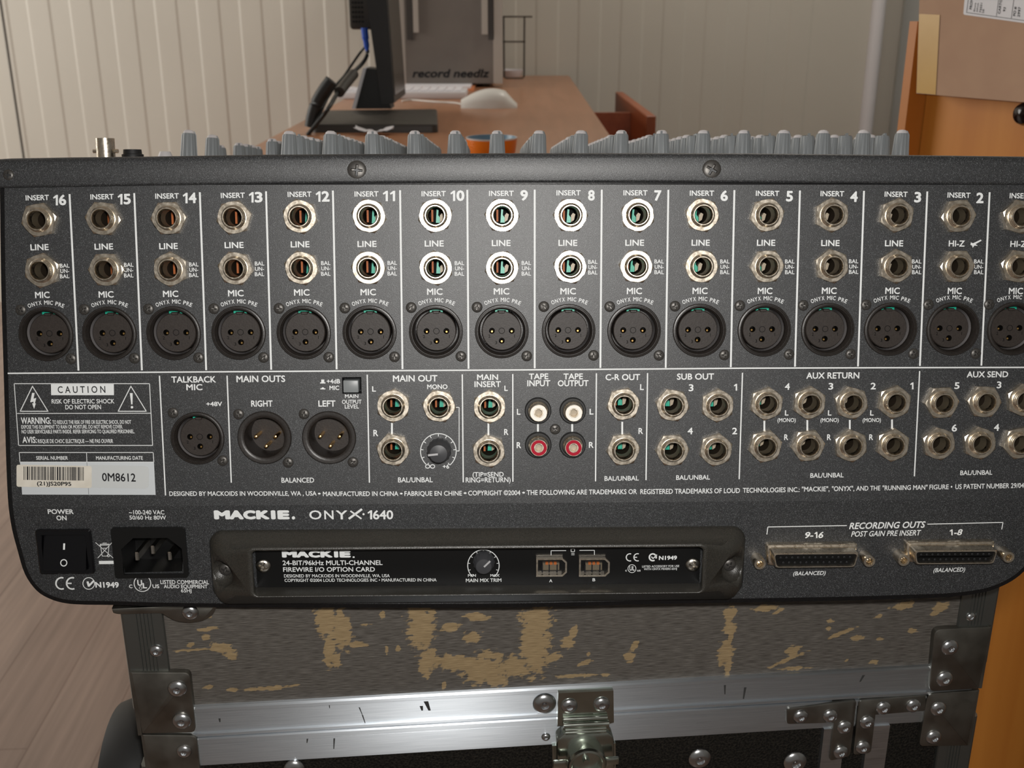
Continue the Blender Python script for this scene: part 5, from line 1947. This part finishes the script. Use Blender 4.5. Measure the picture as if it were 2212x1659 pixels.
# neck and base
yk = bc.y
N_ = [mpt(x, y, yk) for x, y in ((768, 257), (846, 254), (818, 150), (787, 147))]
for p in N_[:2]:
    p.z = ZD + 0.0142
mb = MB().add(loft([[local(p, mon) for p in N_], [local(p + Vector((0, 0.06, 0)), mon) for p in N_]], True, True, True), 0, False)
neck = obj('neck', mb.mesh('neck', ['monitor_black'], sharp=20), mon)
n0, n1 = N_[0], N_[3]
mb = MB().add(loft([[local(p, mon) for p in (n0 + Vector((-0.006, -0.002, 0)), n0 + Vector((0.001, -0.002, 0)), n0 + Vector((0.001, 0.06, 0)), n0 + Vector((-0.006, 0.06, 0)))],
                    [local(p, mon) for p in (n1 + Vector((-0.002, -0.002, 0)), n1 + Vector((0.004, -0.002, 0)), n1 + Vector((0.004, 0.06, 0)), n1 + Vector((-0.002, 0.06, 0)))]], True, True, True), 0, False)
obj('neck_edge', mb.mesh('neck_edge', ['stand_silver'], sharp=0), neck, None, None, 'silver edge strip')
b_ = [dp_(x, y, 0.014) for x, y in ((672, 268), (946, 268), (944, 235), (704, 238))]
poly = round_poly([(p.x - bc.x, p.y - bc.y) for p in b_], 0.012)
mb = MB().add(bevprism(poly, 0, 0.014, 0.003), 0, True)
mb.v = [(a, c, -b) for a, b, c in mb.v]
obj('base', mb.mesh('base', ['base_grey']), mon)

# cables hanging from the monitor's back
cab = thing('monitor_cables', 'black monitor cables with ferrite and blue plug drooping to the desk edge', 'cable', Matrix.Translation((bc.x, bc.y, ZD)))
yc = bc.y - 0.078
yfront = dp_(810, 268, 0.014).y - 0.035
def cpth(pts, dy=0.0):
    out = []
    for x, y in pts:
        t = min(1, max(0, (y - 120) / 110))
        out.append(local(mpt(x, y, yc + dy + (yfront - yc) * t), cab))
    return out


obj('plug', MB().add(tube(cpth([(787, 60), (789, 78), (791, 92), (794, 113)], 0.0), [0.0062, 0.0062, 0.005, 0.0035], 12, 3), 0).mesh('plug', ['plug_blue']), cab, None, None, 'blue video plug')
obj('cord', MB().add(tube(cpth([(794, 108), (792, 122), (782, 138), (766, 154), (750, 175), (728, 203), (712, 230), (694, 255), (664, 292)]), 0.0034, 10), 0).mesh('cord', ['cable_black']), cab)
obj('cord', MB().add(tube(cpth([(789, 100), (775, 118), (757, 144), (742, 166), (725, 185), (706, 215), (690, 250), (668, 290)], 0.012), 0.0022, 8), 0).mesh('cord', ['cable_black']), cab)
obj('ferrite_core', MB().add(tube(cpth([(764, 160), (757, 168), (741, 188), (733, 199)], -0.004), 0.0088, 14, 1), 0).mesh('ferrite_core', ['base_grey']), cab)
pa = thing('power_adapter', 'long black power adapter hanging beside the monitor cables', 'adapter', Matrix.Translation((bc.x, bc.y, ZD)))
ap = [local(mpt(x, y, yfront + 0.02), pa) for x, y in ((716, 174), (700, 196), (685, 222), (676, 250), (672, 274))]
obj('adapter_body', MB().add(tube(ap, 0.0105, 12, 4), 0).mesh('adapter_body', ['cable_black']), pa)

# display cabinet with needles
dl = dp_(878, 182, 0.008)
dr = dp_(1066, 182, 0.008)
yd = (dl.y + dr.y) / 2
dw0, dw1 = dl.x, dr.x
dxe = mpt(1086, 180, yd).x
dxw = mpt(858, 180, yd).x
zd0 = ZD + 0.010
dh = 0.62
disp = thing('display_cabinet', 'tall grey display cabinet lettered record needlz at the back of the desk', 'display cabinet', Matrix.Translation((dw0, yd, zd0)))
DW = dw1 - dw0
mb = MB().add(box(0, DW, 0, YW - 0.05 - yd, 0, dh), 0, False)
body_ = obj('body', mb.mesh('body', ['display_grey'], sharp=0), disp)
obj('side_strip', MB().add(box(DW, dxe - dw0, -0.004, 0.05, 0, dh), 0, False).mesh('side_strip', ['display_strip'], sharp=0), disp, None, None, 'pale right-hand edge strip')
obj('side_strip', MB().add(box(dxw - dw0, -0.0005, 0.004, 0.06, 0, dh), 0, False).mesh('side_strip', ['display_strip'], sharp=0), disp, None, None, 'pale left-hand edge strip')
fx = lambda px: mpt(px, 100, yd).x - dw0
fz = lambda py: mpt(970, py, yd).z - zd0
mb = MB()
mb.add(box(fx(880), fx(893), -0.004, 0.001, fz(86), dh), 0, False)
mb.add(box(fx(1055), fx(1067), -0.004, 0.001, fz(86), dh), 0, False)
obj('dark_channel', mb.mesh('dark_channel', ['display_dark'], sharp=0), disp)
mb = MB()
mb.add(box(fx(895), fx(906), -0.012, 0.001, fz(70), dh), 0, False)
mb.add(box(fx(1041), fx(1054), -0.012, 0.001, fz(74), dh), 0, False)
obj('shelf_upright', mb.mesh('shelf_upright', ['display_strip'], sharp=0), disp)
# lettering of the display
tb = MB()
p0 = Vector((fx(889), -0.0006, fz(167.5)))
p1 = Vector((fx(1057), -0.0006, fz(167.5)))
hcap = fz(147.5) - fz(167.5)
TEXTS.append((tb, 0, 'record needlz', 0.03, 0.22, lambda a, b: p0 + (p1 - p0) * a + Vector((0, 0, hcap * b * 0.92))))
bake_texts()
obj('lettering', tb.mesh('lettering', ['ink_black'], recalc=False, sharp=0), disp)
wm = MB()
wr = lambda pts: tube([local(mpt(x, y, yd + 0.02), disp) for x, y in pts], 0.0022, 6, 1)
for pts in ([(1086, 36), (1150, 36)], [(1088, 36), (1089, 166)], [(1133, 36), (1132, 166)], [(1086, 90), (1135, 90)], [(1089, 166), (1093, 169), (1128, 169), (1132, 166)]):
    wm.add(wr(pts), 0)
obj('wire_frame', wm.mesh('wire_frame', ['wire_dark']), disp)

# flat things on the desk
kb0, kb1 = dp_(728, 214), dp_(1006, 214)
mb = MB().add(bevbox(0, kb1.x - kb0.x, 0, 0.13, 0, 0.016, 0.003, 2), 0)
kbd = thing('keyboard', 'pale keyboard lying behind the monitor stand', 'keyboard', Matrix.Translation((kb0.x, kb0.y, ZD)))
obj('body', mb.mesh('body', ['keyboard_white']), kbd)
for i in range(14):
    for j in range(4):
        xx = 0.012 + i * (kb1.x - kb0.x - 0.02) / 14
        if i % 7 == 0 and j == 0:
            pass
        obj('key', bpy.data.meshes.get('key') or MB().add(bevbox(0, 0.0165, 0, 0.020, 0, 0.004, 0.0012, 1), 0).mesh('key', ['paper_white']), kbd, (xx, 0.012 + j * 0.028, 0.0155))
for k, (m_, lab, x0p, x1p) in enumerate((('magazine_orange', 'orange-edged magazine lowest in the stack under the display cabinet', 866, 1023), ('paper_white', 'white magazine topmost in the stack under the display cabinet', 868, 1016))):
    a, b = dp_(x0p, 196), dp_(x1p, 196)
    o = obj('magazine', MB().add(box(0, b.x - a.x, 0, 0.30, 0, 0.0046), 0, False).mesh('magazine', [m_], sharp=0), None, (a.x, a.y + 0.004 * k, ZD + 0.0001 + 0.0048 * k))
    tag(o, lab, 'magazine', 'magazines under the display cabinet')
# mouse
mc = dp_(1058, 232)
mou = thing('computer_mouse', 'white computer mouse lying on the desk right of the monitor', 'mouse', Matrix.Translation((mc.x, mc.y, ZD)))
xm0, xm1 = dp_(1000, 225).x - mc.x, dp_(1117, 225).x - mc.x
loops = []
for i in range(15):
    t = i / 14
    x = xm0 + (xm1 - xm0) * t
    hgt = 0.002 + 0.036 * (sin(pi * min(1, t * 0.62 + 0.16)) ** 1.3) * (1 - max(0, t - 0.80) * 3.6)
    wd_ = 0.004 + 0.028 * sin(pi * (0.08 + 0.84 * t)) ** 0.45
    loops.append([(x, wd_ * cos(a), hgt * max(0, sin(a)) ** 0.8 if sin(a) > 0 else 0) for a in [2 * pi * k / 20 for k in range(20)]])
mbm = MB().add(loft(loops, True, True, True), 0)
for i, fcs in enumerate(mbm.f):
    zc_ = sum(mbm.v[j][2] for j in fcs) / len(fcs)
    xc_ = sum(mbm.v[j][0] for j in fcs) / len(fcs)
obj('shell', mbm.mesh('shell', ['mouse_white', 'mouse_grey'], sharp=60), mou)
obj('cable', MB().add(tube([local(p, mou) for p in (Vector((mc.x + xm0 + 0.002, mc.y, ZD + 0.006)), dp_(980, 222, 0.003), dp_(940, 220, 0.003), dp_(890, 216, 0.003), dp_(868, 218, 0.003))], 0.0018, 8), 0).mesh('cable', ['mouse_white']), mou, None, None, 'thin white cable')
# orange tin and crumpled paper
bo = dp_(1062, 296, 0.026)
bowl = thing('round_tin', 'small round orange tin with blue inside at the near end of the desk', 'tin', Matrix.Translation((bo.x, bo.y, ZD)))
rb = 56.0 / F * (bo - CAM).dot(FWD)
v = MB()
v.add(lathe_z([(0, 0), (rb * 0.8, 0), (rb * 0.92, 0.006), (rb * 0.985, 0.024)], 48), 0)
v.add(lathe_z([(rb * 0.985, 0.024), (rb, 0.026), (rb * 0.94, 0.026)], 48), 2)
v.add(lathe_z([(rb * 0.94, 0.026), (rb * 0.86, 0.012), (rb * 0.7, 0.006), (0, 0.005)], 48), 1)
obj('shell', v.mesh('shell', ['bowl_orange', 'bowl_blue', 'bowl_rim'], recalc=False), bowl)
obj('printed_ring', MB().add(lathe_z([(rb * 0.34, 0.0056), (rb * 0.24, 0.0057)], 24), 0, True, Matrix.Translation((rb * 0.1, rb * 0.2, 0.0006))).mesh('printed_ring', ['bowl_ring'], recalc=False), bowl)
pc = dp_(808, 291)
mb = MB()
gx = []
for j in range(7):
    for i in range(15):
        u, t = i / 14 - 0.5, j / 6 - 0.5
        gx.append((u * 0.062, t * 0.03, 0.003 + 0.009 * abs(u) * 2 + 0.004 * noise.noise(Vector((u * 7, t * 7, 2)))))
gf_ = [(j * 15 + i, j * 15 + i + 1, j * 15 + i + 16, j * 15 + i + 15) for j in range(6) for i in range(14)]
nn = len(gx)
mb.add((gx + [(a, b, max(0.0002, c - 0.0008)) for a, b, c in gx], gf_ + [tuple(k + nn for k in q)[::-1] for q in gf_]), 0)
o = obj('paper_scrap', mb.mesh('paper_scrap', ['paper_white'], recalc=False, sharp=0), None, (pc.x, pc.y, ZD))
tag(o, 'curled white paper scrap on the desk in front of the monitor base', 'paper')
wd = mpt(1103, 152, YW - 0.12)
wz = dp_(1103, 166)
o = obj('saucer', MB().add(lathe_z([(0.0, 0), (0.03, 0), (0.036, 0.012), (0.038, 0.020), (0.034, 0.020), (0.03, 0.006), (0, 0.005)], 32), 0).mesh('saucer', ['paper_white'], recalc=False), None, (wd.x, YW - 0.10, ZD))
tag(o, 'small white dish behind the wire frame at the desk back', 'dish')

# reddish open-topped wooden box on the floor beside the desk
e0 = mpt(1414, 250, 2.35)
bxo = thing('wooden_box', 'tall open reddish wooden box standing right of the desk', 'box', Matrix.Translation((e0.x, 2.35, 0)))
ht = e0.z
th_ = 0.018
x_in = dp_(1300, 270).x - e0.x + 0.03
obj('side_board', MB().add(bevbox(-th_, th_ * 0.2, 0, 0.72, 0, ht, 0.002, 1), 0).mesh('side_board', ['box_wood']), bxo)
obj('back_board', MB().add(box(x_in, -th_ - 0.0005, 0.30, 0.315, 0, ht - 0.02), 0, False).mesh('back_board', ['box_wood'], sharp=0), bxo)
obj('shelf_board', MB().add(box(x_in, -th_ - 0.0005, 0.02, 0.2995, ht - 0.10, ht - 0.085), 0, False).mesh('shelf_board', ['box_wood'], sharp=0), bxo)

# ================================================================== CABINET AND CARTON AT THE RIGHT
CY_ = radians(-62)
KX = Vector((cos(CY_), sin(CY_), 0))
KN = Vector((sin(CY_), -cos(CY_), 0))          # outward from the cabinet front (towards the room)
if KN.x > 0:
    KN = -KN
d0 = ray(1984, 335)
g0 = CAM + d0 * 1.0
KP = Vector((g0.x, g0.y, 0))
KMAT = Matrix(((KX.x, -KN.x, 0, KP.x), (KX.y, -KN.y, 0, KP.y), (0, 0, 1, 0), (0, 0, 0, 1)))
KINV = KMAT.inverted()


def kp(px, py, w=0.0):
    p = KINV @ hit(px, py, KP + KN * w, KN)
    return p.x, p.z


kcab = thing('cabinet', 'orange wooden cabinet with a dark round knob at the right edge', 'cabinet', KMAT)
ZS = kp(2095, 212, 0.028)[1]
WC = 0.62
obj('door', MB().add(box(0.001, WC, 0.0, 0.018, 0.06, ZS - 0.001), 0, False).mesh('door', ['cabinet_wood'], sharp=0), kcab)
xs0 = kp(1972, 335, 0.022)[0]
obj('body', MB().add(box(0.0, WC, 0.0185, 0.42, 0.0, ZS - 0.0005), 0, False).mesh('body', ['cabinet_side'], sharp=0), kcab)
zsp = kp(1980, 46, 0.022)[1]
sp = MB().add(loft([[(-0.009, -0.022, 0), (0.0, -0.022, 0), (0.0, 0.42, 0), (-0.009, 0.42, 0)], [(-0.009, -0.022, zsp), (0.0, -0.022, zsp), (0.0, 0.42, zsp), (-0.009, 0.42, zsp)]], True, True, True), 0, False)
obj('side_panel', sp.mesh('side_panel', ['cabinet_side'], sharp=0), kcab)
kx, kz = kp(2208, 246, 0.02)
obj('knob', MB().add(lathe([(0.004, 0), (0.004, 0.008), (0.0085, 0.012), (0.0095, 0.017), (0.0080, 0.021), (0.004, 0.023), (0, 0.0235)], 32), 0).mesh('knob', ['knob_brown']), bpy.data.objects['door'], (kx, 0, kz))

# carton standing on the cabinet, sticking out over its front
bw_ = 0.028
C_ = [kp(x, y, bw_) for x, y in ((1979.5, 201), (2212, 223), (2212, -30), (1987, -30))]
C_[0] = (C_[0][0], ZS + 0.0003)
C_[1] = (C_[1][0], ZS + 0.0003)
dirx = (Vector(C_[1]) - Vector(C_[0]))
bot0, bot1 = Vector(C_[0]), Vector(C_[0]) + dirx * 1.7
lean = Vector(C_[3]) - bot0
topz = 0.30
l_ = lean * (topz / lean.y)
quad = [bot0, bot1, bot1 + l_, bot0 + l_]
carton = thing('cardboard_box', 'brown cardboard carton with a white shipping label on top of the orange cabinet', 'box', KMAT)
loops = [[(p.x, -bw_, p.y) for p in quad], [(p.x, 0.36, p.y) for p in quad]]
obj('carton_body', MB().add(loft(loops, True, True, True), 0, False).mesh('carton_body', ['cardboard'], sharp=0), carton)
ty = bw_ + 0.0006
tp_ = [kp(x, y, ty) for x, y in ((1979.5, 200.5), (2021, 204.5), (2030, 32), (1985.5, 30))]
obj('tape', MB().add(([(a, -ty, b) for a, b in tp_], [(0, 1, 2, 3)]), 0, False).mesh('tape', ['tape_amber'], recalc=False, sharp=0), carton, None, None, 'amber parcel tape')
# shipping label
lb = MB()
lw = bw_ + 0.0005


def lpx(x, y, e=0.0):
    a, b = kp(1900 + x / 4.808, y / 4.808, lw + e)
    return (a, -(lw + e), b)


lb.add(([lpx(870, 140), lpx(880, 153), lpx(1560, 248), lpx(1620, -150), lpx(895, -150)], [(0, 1, 2, 3, 4)]), 0, False)


def lline(x0, y0, x1, y1, w=5):
    d = Vector((x1 - x0, y1 - y0)).normalized()
    n_ = Vector((-d.y, d.x)) * w / 2
    lb.add(([lpx(x0 + n_.x, y0 + n_.y, 0.0002), lpx(x1 + n_.x, y1 + n_.y, 0.0002), lpx(x1 - n_.x, y1 - n_.y, 0.0002), lpx(x0 - n_.x, y0 - n_.y, 0.0002)], [(0, 1, 2, 3)]), 1, False)


lline(903, 130, 1560, 222, 5)
lline(903, 130, 925, -40, 4)
lline(1213, 168, 1240, -40, 4)
lline(1368, 190, 1398, -40, 4)


def ltext(s, x0, y0, x1, y1, hpx, wt='n'):
    """text running up the label from (x0, y0) to (x1, y1), photo crop coordinates"""
    d = Vector((x1 - x0, y1 - y0))
    n_ = Vector((-d.y, d.x)).normalized() * -hpx if False else Vector((d.y, -d.x)).normalized() * hpx

    def fn(a, b):
        return Vector(lpx(x0 + d.x * a + n_.x * b, y0 + d.y * a + n_.y * b, 0.0002))
    TEXTS.append((lb, 1, s, WEIGHT[wt], 0.0, fn))


ltext('FROM', 957, 98, 970, -8, 26, 'b')
ltext('Shure', 990, 122, 1003, 30, 16)
ltext('Jakob', 1015, 127, 1030, 30, 14)
ltext('75031', 1055, 133, 1068, 32, 20)
ltext('DE', 1083, 136, 1088, 96, 18)
ltext('CARTON', 1252, 146, 1278, -40, 24, 'b')
ltext('93', 1305, 122, 1311, 76, 24, 'n')
ltext('PO #', 1412, 168, 1423, 70, 26, 'b')
ltext('2997', 1455, 178, 1468, 74, 26, 'n')
bake_texts()
obj('shipping_label', lb.mesh('shipping_label', ['label_paper', 'ink_black'], recalc=False, sharp=0), carton, None, None, 'white printed shipping label')
bpy.context.view_layer.update()
